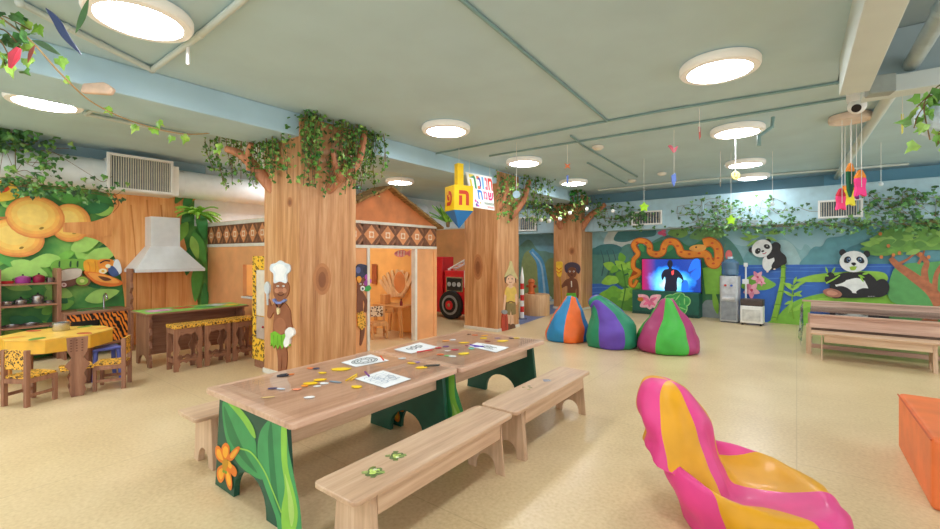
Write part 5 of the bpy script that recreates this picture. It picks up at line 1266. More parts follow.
put('כ', .34, .06, .50, .44, (70, 60, 170), (232, 130, 50)); put('ה', .06, .04, .30, .44, (52, 146, 96), (236, 214, 60))
put('ש', .74, .48, .98, .72, (206, 50, 110)); put('מ', .54, .47, .71, .71, (236, 120, 150)); put('ח', .30, .46, .50, .74, (40, 120, 196))
mk = MB(); mk2 = MB(); mk3 = MB(); rnd = random.Random(1)
mks = [paint(c, .5) for c in ((214, 80, 170), (120, 80, 170), (110, 130, 110), (210, 90, 80), (230, 180, 60))]
for (u, v, r_, m) in ((.16, .80, .045, 0), (.24, .84, .04, 1), (.18, .92, .05, 1), (.26, .94, .035, 0), (.36, .84, .03, 4)): mk3.add([tuple(SB(u + r_ * math.cos(a), v + r_ * math.sin(a), .004) - sc_) for a in [2 * PI * i / 10 for i in range(10)]], [tuple(range(10))], m)
for k in range(9):
    u = .54 + .05 * k; mk.add([tuple(SB(*c, .004) - sc_) for c in ((u, .79), (u + .035, .79), (u + .03, .87), (u + .004, .87))], [(0, 1, 2, 3)], 2)
for k in range(6):
    u = .66 + .05 * k; mk2.add([tuple(SB(*c, .004) - sc_) for c in ((u, .90), (u + .035, .90), (u + .03, .96), (u + .004, .96))], [(0, 1, 2, 3)], 3)
mk.build('small_print', mks, sg, recalc=False); mk2.build('small_print', mks, sg, recalc=False); mk3.build('emblem', mks, sg, recalc=False)
for u in (.1, .9): MB().tube([tuple(SB(u, .02) - sc_), tuple(Vector((SB(u, .02).x, SB(u, .02).y, CEIL)) - sc_)], .004, 6).build('string', m_string, sg)

dc = Vector((0, 0, EYE)) + sight(459, 199) * 6.3
dr = thing('dreidel', 'big yellow and blue hanging dreidel with red Hebrew letters', 'dreidel', tuple(dc), RZ + math.radians(29))
m_yel = paint((246, 204, 24), .5, .03); m_blu = paint((36, 124, 196), .5, .03); m_red = paint((206, 64, 36), .5, .03)
hs = .152; hz = .178
boxed('body', m_yel, (-hs, hs, -hs, hs, -hz, hz), dr, .004)
MB().add([(-hs, -hs, -hz), (hs, -hs, -hz), (hs, hs, -hz), (-hs, hs, -hz), (0, 0, -hz - .25)], [(3, 2, 1, 0), (0, 1, 4), (1, 2, 4), (2, 3, 4), (3, 0, 4)]).build('blue_tip', m_blu, dr)
boxed('handle', m_yel, (-.05, .05, -.05, .05, hz, hz + .33), dr, .004)
MB().tube([(0, 0, hz + .33), (0, 0, CEIL - dc.z)], .004, 6).build('string', m_string, dr)
def dl(ch, face):
    V, F = glyph(ch); mb = MB()
    for f in F:
        pts = []
        for i in f:
            u, v = (V[i][0] - .5) * .16, (V[i][1] - .5) * .21
            pts.append((u, -hs - .003, v) if face == 0 else (-hs - .003, -u, v))
        mb.add(pts, [tuple(range(len(f)))])
    mb.build('letter', m_red, dr, recalc=False)
dl('ה', 0); dl('פ', 1)

# ------------------------------------------------------------------ playhouse
ph = thing('playhouse', 'orange playhouse with patterned frieze and thatched gable', 'playhouse', (-5.0, 4.5, 0))
HX, HY = -5.0, 4.5
def hp(mb): return mb
def hbox(nm, m, x0, x1, y0, y1, z0, z1, bev=.003, par=None):
    return MB().box(x0 - HX, x1 - HX, y0 - HY, y1 - HY, z0, z1).build(nm, m, par or ph, bevel=bev)
m_in = paint((248, 196, 120), .6, .05, 3.0)
DY0, DY1, DZ = 4.19, 5.17, 1.50
fw = MB()
for y0, y1, z0, z1 in ((3.47, DY0, 0, 1.9), (DY1, 5.68, 0, 1.9), (DY0, DY1, DZ, 1.9)): fw.box(-.06, 0, y0 - HY, y1 - HY, z0, z1)
fw.build('front_wall', m_orange_wall, ph)
WY = 3.36
sw = MB(); wx0, wx1, wz0, wz1 = -7.02, -6.45, .75, 1.25
for x0, x1, z0, z1 in ((-8.29, wx0, 0, 1.96), (wx1, -5.12, 0, 1.96), (wx0, wx1, 0, wz0), (wx0, wx1, wz1, 1.96)): sw.box(x0 - HX, x1 - HX, WY - HY, WY + .06 - HY, z0, z1)
sw.build('side_wall', m_orange_wall, ph)
hbox('rear_wall', m_in, -8.25, -5.06, 5.62, 5.68, 0, 1.9)
hbox('rear_wall', m_in, -8.285, -8.26, 3.42, 5.62, 0, 1.95)
hbox('window_sill', m_offw, wx0 - .02, wx1 + .02, WY - .02, WY + .08, wz0 - .03, wz0)
gy = lambda y: 2.42 - abs(y - 4.54) * .47
MB().prism([(0, 3.47 - HY, 1.9), (0, 5.68 - HY, 1.9), (0, 4.54 - HY, 2.42)], (-.05, 0, 0)).build('gable', paint((206, 126, 74), .6, .1, 3.0), ph)
m_thatch = wood('thatch_straw', (92, 66, 38), (146, 112, 64), (188, 152, 96), 'X', 2.0, .9)
th = MB(); rnd = random.Random(8)
for s in (-1, 1):
    y = 4.54; n = 16; ye = 5.72 if s > 0 else 3.3
    for i in range(n):
        a = 4.54 + (ye - 4.54) * i / n; b = 4.54 + (ye - 4.54) * (i + 1.25) / n
        za, zb = gy(a) + .035, gy(b) + .035 - rnd.uniform(0, .02)
        th.prism([(.10 + rnd.uniform(0, .03), a - HY, za), (.10 + rnd.uniform(0, .04), b - HY, zb), (-.34, b - HY, zb), (-.34, a - HY, za)], (0, 0, -.035))
th.build('thatch_edge', m_thatch, ph)
def trim(nm, *a): return hbox(nm, m_offw, *a)
trim('trim_strip', -5.0, -4.985, 3.47, 5.69, 1.50, 1.545); trim('trim_strip', -5.0, -4.985, 3.47, 5.69, 1.855, 1.895)
trim('trim_strip', -8.28, -5.12, WY - .015, WY, 1.535, 1.585); trim('trim_strip', -8.28, -5.12, WY - .015, WY, 1.895, 1.955)
trim('door_frame', -5.07, -4.98, DY0 - .03, DY0 + .02, 0, 1.50); trim('door_frame', -5.07, -4.98, DY1 - .02, DY1 + .03, 0, 1.50)
trim('corner_post', -5.06, -4.985, 5.62, 5.69, 0, 1.50).data.materials[0] = m_orange_wall
def frieze(a0, a1, z0, z1, front, n):
    mb = MB(); mats = [paint((122, 78, 54), .6, .15, 20), paint((214, 142, 92), .6, .06), paint((238, 214, 186), .6, .04), paint((168, 114, 80), .6, .1)]
    def P(a, z, d): return (d, a - HY, z) if front else (a - HX, WY - HY - d, z)
    mb.ngon([P(a0, z0, .002), P(a1, z0, .002), P(a1, z1, .002), P(a0, z1, .002)], 0)
    zc = (z0 + z1) / 2; hh = (z1 - z0) * .47; w = (a1 - a0) / n
    for i in range(n):
        c = a0 + w * (i + .5); hw = w * .44
        for s in (-1, 1):
            for k in (.25, .55, .8): mb.ngon([P(c + w / 2, zc + s * hh, .003), P(c + w / 2 - hw * (1 - k) * .9, zc + s * hh, .003), P(c + w / 2 - hw * (1 - k) * .9 + .012, zc + s * hh, .003), P(c + w / 2, zc + s * hh * (k + .06), .003)], 3)
        mb.ngon([P(c - hw, zc, .004), P(c, zc - hh, .004), P(c + hw, zc, .004), P(c, zc + hh, .004)], 1)
        for a in range(4):
            cx, cz = math.cos(a * PI / 2 + PI / 4) * .034, math.sin(a * PI / 2 + PI / 4) * .034
            mb.ngon([P(c + cx + x, zc + cz + z, .005) for x, z in ((-.022, -.022), (.022, -.022), (.022, .022), (-.022, .022))], 2)
        mb.ngon([P(c + x, zc + z, .006) for x, z in ((-.026, -.026), (.026, -.026), (.026, .026), (-.026, .026))], 1)
    mb.build('frieze', mats, ph, recalc=False)['label'] = 'brown frieze with orange diamonds'
frieze(3.45, 5.69, 1.545, 1.855, True, 7)
frieze(-8.28, -5.12, 1.585, 1.895, False, 11)
def palm(label, c, n, L_, seed, droop=.5, cols=((92, 160, 50), (132, 190, 66), (70, 132, 48)), spread=1.0, name='palm_tuft', upb=.0):
    rnd = random.Random(seed); mb = MB()
    for k in range(n):
        a = 2 * PI * k / n + rnd.uniform(-.2, .2); el = rnd.uniform(.1, 1.0) + upb; ln_ = L_ * rnd.uniform(.7, 1.1)
        d = Vector((math.cos(a) * math.cos(el), math.sin(a) * math.cos(el), math.sin(el))); side = d.cross(Vector((0, 0, 1))).normalized()
        pts = []
        for i in range(6):
            t_ = i / 5; p = d * ln_ * t_ - Vector((0, 0, droop * ln_ * t_ * t_)); w_ = .09 * L_ * math.sin(PI * (t_ * .86 + .1))
            pts.append((p + side * w_ - Vector((0, 0, .01)), p + Vector((0, 0, .012)), p - side * w_ - Vector((0, 0, .01))))
        m = rnd.randrange(3)
        for i in range(5):
            A, B_ = pts[i], pts[i + 1]
            mb.add([A[0], A[1], B_[1], B_[0]], [(0, 1, 2, 3)], m); mb.add([A[1], A[2], B_[2], B_[1]], [(0, 1, 2, 3)], m)
    r = thing(name, label, 'plant', tuple(c))
    mb.build('fronds', [paint(x, .5, .15) for x in cols], r, recalc=False)
    MB().lathe([(.001, -.08), (.03, -.07), (.035, .0), (.02, .03), (.001, .03)], n=12, cap=False).build('stem', m_stem, r)
    return r
palm('green palm tuft at the right eave of the playhouse', (-4.76, 5.72, 1.95), 26, .42, 1, .12, cols=((116, 180, 60), (150, 204, 80), (90, 156, 56)), upb=.35)
palm('bright green palm tuft on the left wall beside the range hood', (-8.02, 3.1, 2.08), 26, .46, 2, .55, cols=((140, 196, 60), (112, 176, 52), (164, 210, 84)))

# inside the playhouse
hX, hY = -5.68, 5.36
m_vw = wood('warm_pine_crosswise', (184, 126, 70), (216, 160, 98), (232, 184, 122), 'X', 1.2, .45)
m_vz = wood('warm_pine_upright', (184, 126, 70), (216, 160, 98), (232, 184, 122), 'Z', 1.2, .45)
vd = thing('vanity_desk', 'small pine dressing table inside the playhouse', 'dressing table', (hX, hY, 0))
boxed('top', m_vw, (-.36, .36, -.20, .22, .50, .525), vd); boxed('drawer', m_vw, (-.14, .14, -.195, -.16, .40, .50), vd)
MB().ball((0, -.20, .45), .014, n=10, k=6).build('knob', m_stem, vd)
boxed('apron', m_vw, (-.32, .32, -.16, -.14, .42, .50), vd)
for sx in (-1, 1):
    MB().prism([(sx * .26, -.18, .50), (sx * .33, -.18, .50), (sx * .37, -.18, 0), (sx * .31, -.18, 0)], (0, .03, 0)).build('leg', m_vz, vd, bevel=.003)
    MB().prism([(sx * .26, .16, .50), (sx * .33, .16, .50), (sx * .37, .16, 0), (sx * .31, .16, 0)], (0, .03, 0)).build('leg', m_vz, vd, bevel=.003)
def onR(px, py):
    w = Wall((0, 5.60), (1, 0)); return w.p(px, py)
mc = onR(400.5, 283)
mr_ = thing('round_mirror', 'round framed mirror above the dressing table', 'mirror', tuple(mc))
t = NT('mirror_silver'); t.b.inputs['Base Color'].default_value = (.8, .8, .8, 1); t.b.inputs['Metallic'].default_value = 1; t.b.inputs['Roughness'].default_value = .05; m_mirror = t.m
MB().prism([(x, 0, z) for x, z in ell(0, 0, .165, .225, 0, 32)], (0, -.02, 0)).build('frame', paint((232, 200, 158), .5), mr_, bevel=.004)
MB().prism([(x, -.02, z) for x, z in ell(0, .01, .145, .20, 0, 32)], (0, -.004, 0)).build('glass', m_mirror, mr_)
MB().prism([(x, -.005, z) for x, z in ([(-.20, -.05)] + [(-.20 + .4 * i / 10, -.08 - .16 * math.sin(PI * i / 10)) for i in range(11)] + [(.20, -.05)] + [(.16 - .32 * i / 10, -.06 - .13 * math.sin(PI * i / 10)) for i in range(11)])], (0, -.03, 0)).build('crescent', paint((234, 204, 160), .5), mr_)
m_fan = wood('pale_slat_pine', (214, 178, 130), (236, 206, 162), (246, 222, 186), 'Z', 1.2, .5)
fan = thing('fan_panel', 'fan of pale pine slats on the wall behind the round mirror', 'wall decoration', tuple(onR(398, 300)))
for k in range(8):
    a = math.radians(-46 + 11 * k); L_ = .46 + .05 * math.cos(a * 2); d = Vector((math.sin(a), 0, math.cos(a))); s = Vector((d.z, 0, -d.x)); b = Vector((-.12 + k * .03, 0, .0))
    MB().prism(smooth_closed([tuple(b - s * .022 + d * .1), tuple(b + s * .022 + d * .1), tuple(b + s * .038 + d * L_), tuple(b + d * (L_ + .05)), tuple(b - s * .038 + d * L_)], 3), (0, -.015 - .002 * (k % 2), 0)).build('slat', m_fan, fan)
pn = onR(374.5, 274); tag(boxed('wall_board', paint((168, 96, 56), .6, .1), (-.07, .07, -.012, -.001, -.19, .19), None, .003, tuple(pn)), 'brown board on the wall inside the playhouse', 'wall decoration')
pb = Vector((hX - .22, hY - .02, .526)); tag(boxed('wooden_box', m_vz, (-.07, .07, -.06, .06, 0, .17), None, .005, tuple(pb)), 'small pine box on the dressing table', 'box')
pb = Vector((hX + .22, hY - .06, .526)); r = thing('perfume_bottle', 'small dark red bottle on the dressing table', 'bottle', tuple(pb))
MB().lathe([(.001, 0), (.025, 0), (.027, .06), (.012, .09), (.001, .09)], n=14, cap=False).build('body', paint((140, 40, 40), .3), r); MB().cyl((0, 0, .09), (0, 0, .12), .011, n=10).build('cap', m_black, r)
fm = Vector((0, 0, EYE)) + sight(401, 253.5) * 7.5
r = thing('fish_mobile', 'pink and white fish hanging inside the playhouse door', 'hanging ornament', tuple(fm), RZ)
MB().prism(smooth_closed([(-.12, 0, .0), (-.05, 0, .05), (.05, 0, .06), (.10, 0, .03), (.16, 0, .06), (.15, 0, -.05), (.1, 0, -.02), (.02, 0, -.06), (-.07, 0, -.05)], 4), (0, .02, 0)).build('body', paint((226, 150, 170), .5, .2), r, bevel=.003)
q = MB()
for x in (-.06, -.01, .04): q.prism([(x, -.004, -.04), (x + .02, -.004, -.045), (x + .024, -.004, .048), (x + .004, -.004, .046)], (0, .028, 0))
q.build('stripes', paint((240, 240, 238), .5), r); MB().ball((-.085, -.004, .008), .009, n=8, k=5).build('eye', m_black, r)
MB().tube([(0, .01, .05), (0, .01, CEIL - fm.z)], .003, 6).build('string', m_string, r)

# ------------------------------------------------------------------ kids' chairs
def kid_chair(label, loc, rz, wd_, seat_m, back_m, totem=False, sc=1.0):
    r = thing('kid_chair', label, 'chair', loc, rz); r.scale = (.92, .92, .95)
    s = .135
    if not totem:
        boxed('seat', seat_m, (-s, s, -.13, .15, .27, .295), r, .005)
        for sx in (-1, 1):
            boxed('leg', wd_, (sx * s - .018, sx * s + .018, -.145, -.105, 0, .55), r, .003)
            boxed('leg', wd_, (sx * s - .018, sx * s + .018, .115, .15, 0, .27), r, .003)
            boxed('stretcher', wd_, (sx * s - .01, sx * s + .01, -.105, .115, .09, .12), r, .002)
            boxed('side_rail', wd_, (sx * s - .014, sx * s + .014, -.105, .115, .225, .27), r, .002)
        boxed('backrest', back_m, (-s + .018, s - .018, -.137, -.115, .36, .55), r, .003)
        boxed('seat_rail', wd_, (-s, s, .12, .145, .225, .27), r, .002); boxed('seat_rail', wd_, (-s, s, -.14, -.115, .225, .27), r, .002)
    else:
        prof = [(.7 * a, 1.12 * b) for a, b in [(0.075, 0), (.10, .06), (.08, .10), (.105, .16), (.075, .21), (.10, .25), (.15, .29), (.10, .33), (.07, .36), (.115, .42), (.125, .55)]]
        P = [(x, -.145, z) for x, z in prof] + [(-x, -.145, z) for x, z in prof[::-1]]
        MB().prism(P, (0, .03, 0)).build('carved_back', wd_, r, bevel=.003)
        g_ = MB()
        for k in range(5):
            for j in range(3): g_.box(-.06 + j * .045, -.045 + j * .045, -.151, -.144, .47 + k * .028, .482 + k * .028)
        g_.build('carving', paint((110, 66, 46), .6), r)
        boxed('seat', seat_m, (-s, s, -.115, .15, .27, .295), r, .005)
        P2 = [(x * .9, .12, z * .9) for x, z in prof[:7]] + [(-x * .9, .12, z * .9) for x, z in prof[:7][::-1]]
        MB().prism(P2, (0, .025, 0)).build('leg', wd_, r, bevel=.003)
        boxed('stretcher', wd_, (-.012, .012, -.115, .12, .10, .14), r, .002)
    return r
kt = thing('play_table', 'yellow eight sided play table with dark legs in the kitchen corner', 'table', (-6.5, 1.12, 0))
oc = [(.465 * math.cos(PI / 8 + k * PI / 4), .465 * math.sin(PI / 8 + k * PI / 4)) for k in range(8)]
MB().prism([(x, y, .40) for x, y in oc], (0, 0, .135)).build('apron', paint((240, 184, 60), .45, .04), kt, bevel=.006)
MB().prism([(x * 1.012, y * 1.012, .535) for x, y in oc], (0, 0, .015)).build('tabletop', paint((238, 190, 84), .4, .06), kt, bevel=.004)
q = MB(); mm = [paint(c, .5, .1) for c in ((200, 80, 50), (110, 150, 60), (236, 150, 60), (240, 226, 180))]
for k, (x, y, a) in enumerate(((.22, .12, 20), (-.2, .2, 130), (.05, -.26, 270), (-.25, -.12, 200), (.26, -.16, 320), (.05, .3, 80))):
    q.add([(x + px_, y + py_, .5506 + k * .0002) for px_, py_ in smooth_closed(leaf2(0, 0, a, .2, .12), 3)], [tuple(range(18))], k % 3)
q.build('painted_top', mm, kt, recalc=False)
for a in range(4): MB().cyl((.34 * math.cos(a * PI / 2 + .6), .34 * math.sin(a * PI / 2 + .6), 0), (.34 * math.cos(a * PI / 2 + .6), .34 * math.sin(a * PI / 2 + .6), .43), .03, .036, n=12).build('leg', m_brown_z, kt)
kid_chair('small wooden chair with leopard seat at the left side of the yellow table', (-5.82, .80, 0), .50, m_brown_z, m_leo, m_leo)
kid_chair('small chair with carved totem back nearest the viewer at the yellow table', (-5.83, 1.135, 0), PI / 2 - .12, m_brown_z, m_leo, m_leo, True)
kid_chair('small wooden chair with leopard seat at the right side of the yellow table', (-5.82, 1.43, 0), math.atan2(.45, -.9), m_brown_z, m_leo, m_leo)
kid_chair('small yellow backed chair behind the left side of the yellow table', (-6.95, .62, 0), -.9, paint((226, 160, 80), .5), m_leo, paint((230, 160, 70), .5))
kid_chair('pale pine chair with spotted back at the dressing table in the playhouse', (-5.66, 4.96, 0), -PI / 2 - .5, m_vz, m_vz, m_leo_pale)
bs_ = thing('plastic_stool', 'blue plastic stool under the right side of the yellow table', 'stool', (-6.3, 1.47, 0))
m_bl = paint((92, 104, 186), .4, .05)
boxed('seat', m_bl, (-.13, .13, -.13, .13, .33, .36), bs_, .01)
for sx in (-1, 1):
    for sy in (-1, 1): MB().cyl((sx * .12, sy * .12, 0), (sx * .10, sy * .10, .33), .02, .022, n=10).build('leg', m_bl, bs_)

# ------------------------------------------------------------------ shelf unit, sink unit, pots
su = thing('shelf_unit', 'brown open shelf unit with toy pots against the left wall', 'shelf', (-8.26, 1.10, 0))
for y in (-.29, .27): boxed('side_panel', m_brown_z, (0, .30, y - .015, y + .03, 0, 1.22), su, .004)
SHZ = (.10, .46, .74, 1.02)
for z in SHZ: boxed('shelf', m_brown_y, (0.02, .29, -.275, .255, z - .012, z + .012), su, .003)
def pot(label, loc, r_, h_, m=None, lid=False, k=None):
    o = thing('toy_pot', label, 'pot', loc)
    m = m or m_steel
    MB().lathe([(.001, .003), (r_ * .9, .0), (r_, .012), (r_, h_), (r_ * 1.06, h_ + .003), (r_ * .96, h_), (r_ * .94, .016), (.001, .014)], n=24, cap=False).build('body', m, o)
    for s in (-1, 1): MB().tube([(0, s * r_, h_ * .8), (0, s * (r_ + .022), h_ * .8), (0, s * (r_ + .022), h_ * .6), (0, s * r_, h_ * .6)], .005, 6).build('handle', m_black, o)
    if lid:
        MB().lathe([(.001, h_ + .03), (r_ * .5, h_ + .022), (r_ * .98, h_ + .004), (r_ * .98, h_), (.001, h_)], n=24, cap=False).build('lid', m, o)
        MB().ball((0, 0, h_ + .036), .012, n=10, k=6).build('lid_knob', m_black, o)
    return o
SX = -8.26 + .15
pot('steel toy pot on the yellow play table', (-6.62, 1.16, .55), .075, .09)
m_pur = paint((160, 60, 140), .35); m_rd = paint((200, 40, 44), .35); m_crim = paint((140, 24, 60), .35)
pot('red toy pan at the left of the top shelf', (SX, .90, SHZ[3] + .012), .07, .03, m_rd)
pot('purple lidded toy pot on the top shelf', (SX, 1.05, SHZ[3] + .012), .075, .07, m_pur, True)
pot('dark crimson toy pot on the top shelf', (SX, 1.20, SHZ[3] + .012), .06, .08, m_crim, True)
pot('small steel toy pot at the right of the top shelf', (SX, 1.31, SHZ[3] + .012), .04, .06)
pot('steel toy pot at the left of the second shelf', (SX, .90, SHZ[2] + .012), .06, .05)
pot('steel lidded toy pot in the middle of the second shelf', (SX, 1.03, SHZ[2] + .012), .06, .06, None, True)
o = pot('tall lidded toy pot at the right of the second shelf', (SX, 1.19, SHZ[2] + .012), .06, .10, None, True)
pot('little steel cup beside the tall lidded pot', (SX + .05, 1.29, SHZ[2] + .012), .03, .035)
pot('flat steel toy pan at the left of the third shelf', (SX, .95, SHZ[1] + .012), .07, .025)
pot('flat steel toy pan at the right of the third shelf', (SX, 1.12, SHZ[1] + .012), .065, .03)

sk = thing('play_sink_unit', 'brown play sink unit with tiger striped front and tall side post', 'play kitchen', (-8.26, 1.75, 0))
boxed('worktop', m_brown_y, (0, .50, -.36, .36, .595, .625), sk, .004)
for y in (-.36, .33): boxed('side_panel', m_brown_z, (0.01, .48, y, y + .03, 0, .595), sk, .003)
pz = [(.30, 0), (.50, 0), (.50, .62), (.46, .68), (.50, .76), (.44, .84), (.50, .92), (.47, 1.0), (.50, 1.20), (.30, 1.20)]
MB().prism([(x, .36, z) for x, z in pz], (0, .035, 0)).build('carved_post', m_brown_z, sk, bevel=.003)
fr = MB(); fr.box(.455, .475, -.33, .33, .50, .595).box(.455, .475, -.33, -.29, .18, .50).box(.455, .475, .02, .33, .18, .50).box(.455, .475, -.29, .02, .18, .26)
fr.build('tiger_front', m_tiger, sk); boxed('opening', m_black, (.40, .42, -.29, .02, .26, .50), sk, 0)
boxed('rail', m_brown_y, (.455, .49, -.33, .33, .14, .18), sk, .002)
boxed('basin', m_steel, (.12, .38, -.18, .18, .58, .628), sk, .004)
MB().tube(smooth_open([(.08, .15, .62), (.08, .15, .78), (.12, .15, .83), (.20, .15, .82), (.24, .15, .76)], 5), .013, 10).build('faucet', m_steel, sk)

# ------------------------------------------------------------------ range hood
hd = thing('range_hood', 'white play range hood on the orange tree wall', 'range hood', (-8.3, 2.63, 1.14))
m_hood = paint((222, 224, 224), .4, .02)
MB().prism([(0.005, -.47, 0), (.56, -.47, 0), (.56, .47, 0), (.005, .47, 0)], (0, 0, .05)).build('rim', m_hood, hd, bevel=.004)
MB().add([(0.005, -.46, .05), (.55, -.46, .05), (.55, .46, .05), (.005, .46, .05), (.005, -.20, .40), (.30, -.20, .40), (.30, .20, .40), (.005, .20, .40)], [(3, 2, 1, 0), (4, 5, 6, 7), (0, 1, 5, 4), (1, 2, 6, 5), (2, 3, 7, 6), (3, 0, 4, 7)]).build('canopy', m_hood, hd)
boxed('chimney', m_hood, (0.005, .30, -.20, .20, .40, .86), hd, .004)

# ------------------------------------------------------------------ kitchen counter and leopard stools
ct = thing('kitchen_counter', 'brown play counter with a bright green top behind the leopard stools', 'counter', (-6.62, 2.50, 0))
boxed('worktop', m_brown_y, (-.28, .28, -.62, .62, .655, .675), ct, .004)
boxed('green_top', paint((132, 190, 84), .45, .12, 8), (-.27, .27, -.61, .61, .675, .683), ct, .003)
def wavy_end(y0):
    P = [(-.24, 0), (-.17, 0)] + [(-.17 * math.cos(PI * i / 8), .14 * math.sin(PI * i / 8)) for i in range(1, 8)] + [(.17, 0), (.24, 0)]
    P += [(.24 + (.018 * math.sin(i * 1.6)), .05 + i * .04) for i in range(1, 15)] + [(.24, .655), (-.24, .655)]
    return MB().prism([(x, y0, z) for x, z in P], (0, .03, 0))
for y in (-.58, .55): wavy_end(y).build('end_panel', m_brown_z, ct, bevel=.003)
boxed('back_panel', m_brown_y, (-.02, .0, -.55, .55, .12, .655), ct, .003)
for k, (x, y, w_, l_, c, lb) in enumerate(((.05, -.42, .20, .26, (214, 150, 190), 'pink placemat at the left end of the green counter'), (-.06, -.10, .18, .24, (206, 70, 40), 'red placemat in the middle of the green counter'), (.06, .12, .2, .2, (70, 160, 90), 'dark green placemat on the green counter'), (-.05, .33, .2, .24, (190, 200, 200), 'pale grey placemat at the right of the green counter'), (.1, .46, .18, .2, (216, 200, 60), 'yellow placemat at the right end of the green counter'))):
    tag(MB().prism(rrect(-w_ / 2, w_ / 2, -l_ / 2, l_ / 2, .04, 0), (0, 0, .004)).build('placemat', paint(c, .5, .12), None, (-6.62 + x, 2.5 + y, .6835), .2 * k), lb, 'placemat')
def stool(label, loc):
    r = thing('leopard_stool', label, 'stool', loc)
    MB().prism(rrect(-.135, .135, -.16, .16, .02, .515), (0, 0, .04)).build('seat', m_leo, r, bevel=.006)
    rnd = random.Random(1)
    for sx in (-1, 1):
        for sy in (-1, 1):
            inner = [(sy * (.10 - .018 * math.sin(i * 1.35)), .03 + i * .485 / 12) for i in range(13)]
            P = [(sx * .115, sy * .155, 0), (sx * .115, sy * .155, .515)] + [(sx * .115, y, z) for y, z in inner[::-1]] + [(sx * .115, sy * .10, 0)]
            MB().prism(P, (-sx * .022, 0, 0)).build('leg', m_brown_z, r, bevel=.002)
        for z0, amp, nm in ((.44, -1, 'top_rail'), (.10, 1, 'lower_rail')):
            top = [(sx * .11, -.12 + .24 * i / 12, z0 + (.07 if amp < 0 else .045 + .012 * math.sin(i * 1.5))) for i in range(13)]
            bot = [(sx * .11, -.12 + .24 * i / 12, z0 + (.014 * math.sin(i * 1.5) if amp < 0 else -.012 * math.sin(i * 1.5))) for i in range(13)]
            MB().prism(bot + top[::-1], (-sx * .014, 0, 0)).build(nm, m_brown_y, r)
    for sy in (-1, 1):
        boxed('side_rail', m_brown_z, (-.095, .095, sy * .14 - .008, sy * .14 + .008, .10, .15), r, .002); boxed('side_rail', m_brown_z, (-.095, .095, sy * .14 - .008, sy * .14 + .008, .45, .515), r, .002)
    return r
s0 = stool('leopard topped stool at the left end of the green counter', (-6.04, 2.185, 0))
dup(s0, (-6.04, 2.525, 0), label='leopard topped stool in the middle of the three')
dup(s0, (-6.04, 2.865, 0), label='leopard topped stool nearest the leopard cabinet')

# leopard cabinet beside the pillar
lc = thing('leopard_cabinet', 'leopard print framed play cabinet standing beside the nearest pillar', 'cabinet', (-5.29, 2.74, 0))
X0, X1 = -.185, .17
boxed('body', m_leo_big, (X0, X1, .02, .42, .10, 1.385), lc, .004)
fr = MB(); fr.box(X0, X0 + .075, 0, .02, .10, 1.385).box(X1 - .06, X1, 0, .02, .10, 1.385).box(X0 + .075, X1 - .06, 0, .02, 1.22, 1.385).box(X0 + .075, X1 - .06, 0, .02, .10, .36)
fr.build('leopard_frame', m_leo_big, lc, bevel=.002)
boxed('upper_door', paint((226, 214, 196), .3, .04), (X0 + .078, X1 - .062, .008, .019, .65, 1.215), lc, .003)
boxed('lower_door', paint((190, 172, 158), .3, .06), (X0 + .078, X1 - .062, .008, .019, .365, .64), lc, .003)
boxed('plinth', m_brown_y, (X0 + .01, X1 - .01, .02, .40, 0, .10), lc, .003)
MB().ball((X1 - .09, -.008, .52), .014, n=10, k=6).build('knob', m_rd, lc)

# ------------------------------------------------------------------ fire engine corner behind the playhouse
pw = MB().box(-8.2, -5.22, 8.7, 8.78, 0, 2.06)
o = tag(pw.build('partition', m_orange_wall), 'orange partition wall behind the red toy fire engine', 'partition')
boxed('cap_strip', m_offw, (-8.2, -5.22, 8.69, 8.79, 2.06, 2.09), o, .003)
ft = thing('fire_engine', 'red wooden play fire engine between the playhouse and the middle pillar', 'toy vehicle', (-6.1, 7.4, 0))
m_fr = paint((206, 26, 40), .35, .04, coat=.3)
boxed('body', m_fr, (-.16, .52, 0, .40, .12, 1.06), ft, .015)
boxed('cab', m_fr, (-.95, -.22, 0, .40, .12, 1.36), ft, .015)
boxed('cab_window', paint((60, 30, 34), .2), (-.85, -.40, -.008, 0, .78, 1.2), ft, .003)
wh = MB(); wh.cyl((.06, -.08, .31), (.06, .06, .31), .31, n=36)
w_ = wh.build('wheel', paint((30, 30, 32), .6), ft, bevel=.01)
MB().cyl((.06, -.09, .31), (.06, -.06, .31), .215, n=32).build('tyre_band', paint((150, 152, 154), .5), ft)
MB().cyl((.06, -.10, .31), (.06, -.07, .31), .165, n=32).build('tyre_inner', paint((28, 28, 30), .6), ft)
MB().cyl((.06, -.112, .31), (.06, -.08, .31), .10, n=24).build('hub', m_fr, ft)
MB().cyl((.06, -.12, .31), (.06, -.09, .31), .035, n=16).build('hub_cap', m_steel, ft)
boxed('gauge_frame', m_steel, (-.10, .36, -.012, 0, .60, .92), ft, .003)
boxed('gauge_panel', paint((40, 40, 42), .4), (-.075, .335, -.018, -.012, .625, .895), ft, .002)
for k in range(3): MB().cyl((-.005 + k * .135, -.03, .76), (-.005 + k * .135, -.018, .76), .05, n=18).build('gauge', paint((180, 186, 190), .3), ft)
boxed('white_corner', m_white, (.40, .52, -.014, 0, .70, 1.06), ft, .002)
for k, (a, b) in enumerate((((-.12, .1, 1.08), (.62, .1, 1.42)), ((-.12, .34, 1.08), (.62, .34, 1.42)))): MB().tube([a, b], .022, 8).build('ladder_rail', m_white, ft)
for k in range(5): MB().tube([(-.06 + k * .14, .1, 1.108 + k * .064), (-.06 + k * .14, .34, 1.108 + k * .064)], .014, 8).build('ladder_rung', m_white, ft)
MB().cyl((-.10, .1, 1.04), (-.10, .1, 1.10), .035, n=12).build('ladder_mount', m_white, ft)
sp_ = thing('striped_pole', 'red and white striped post behind the middle pillar', 'post', (-4.80, 8.30, 0))
z = 0.03
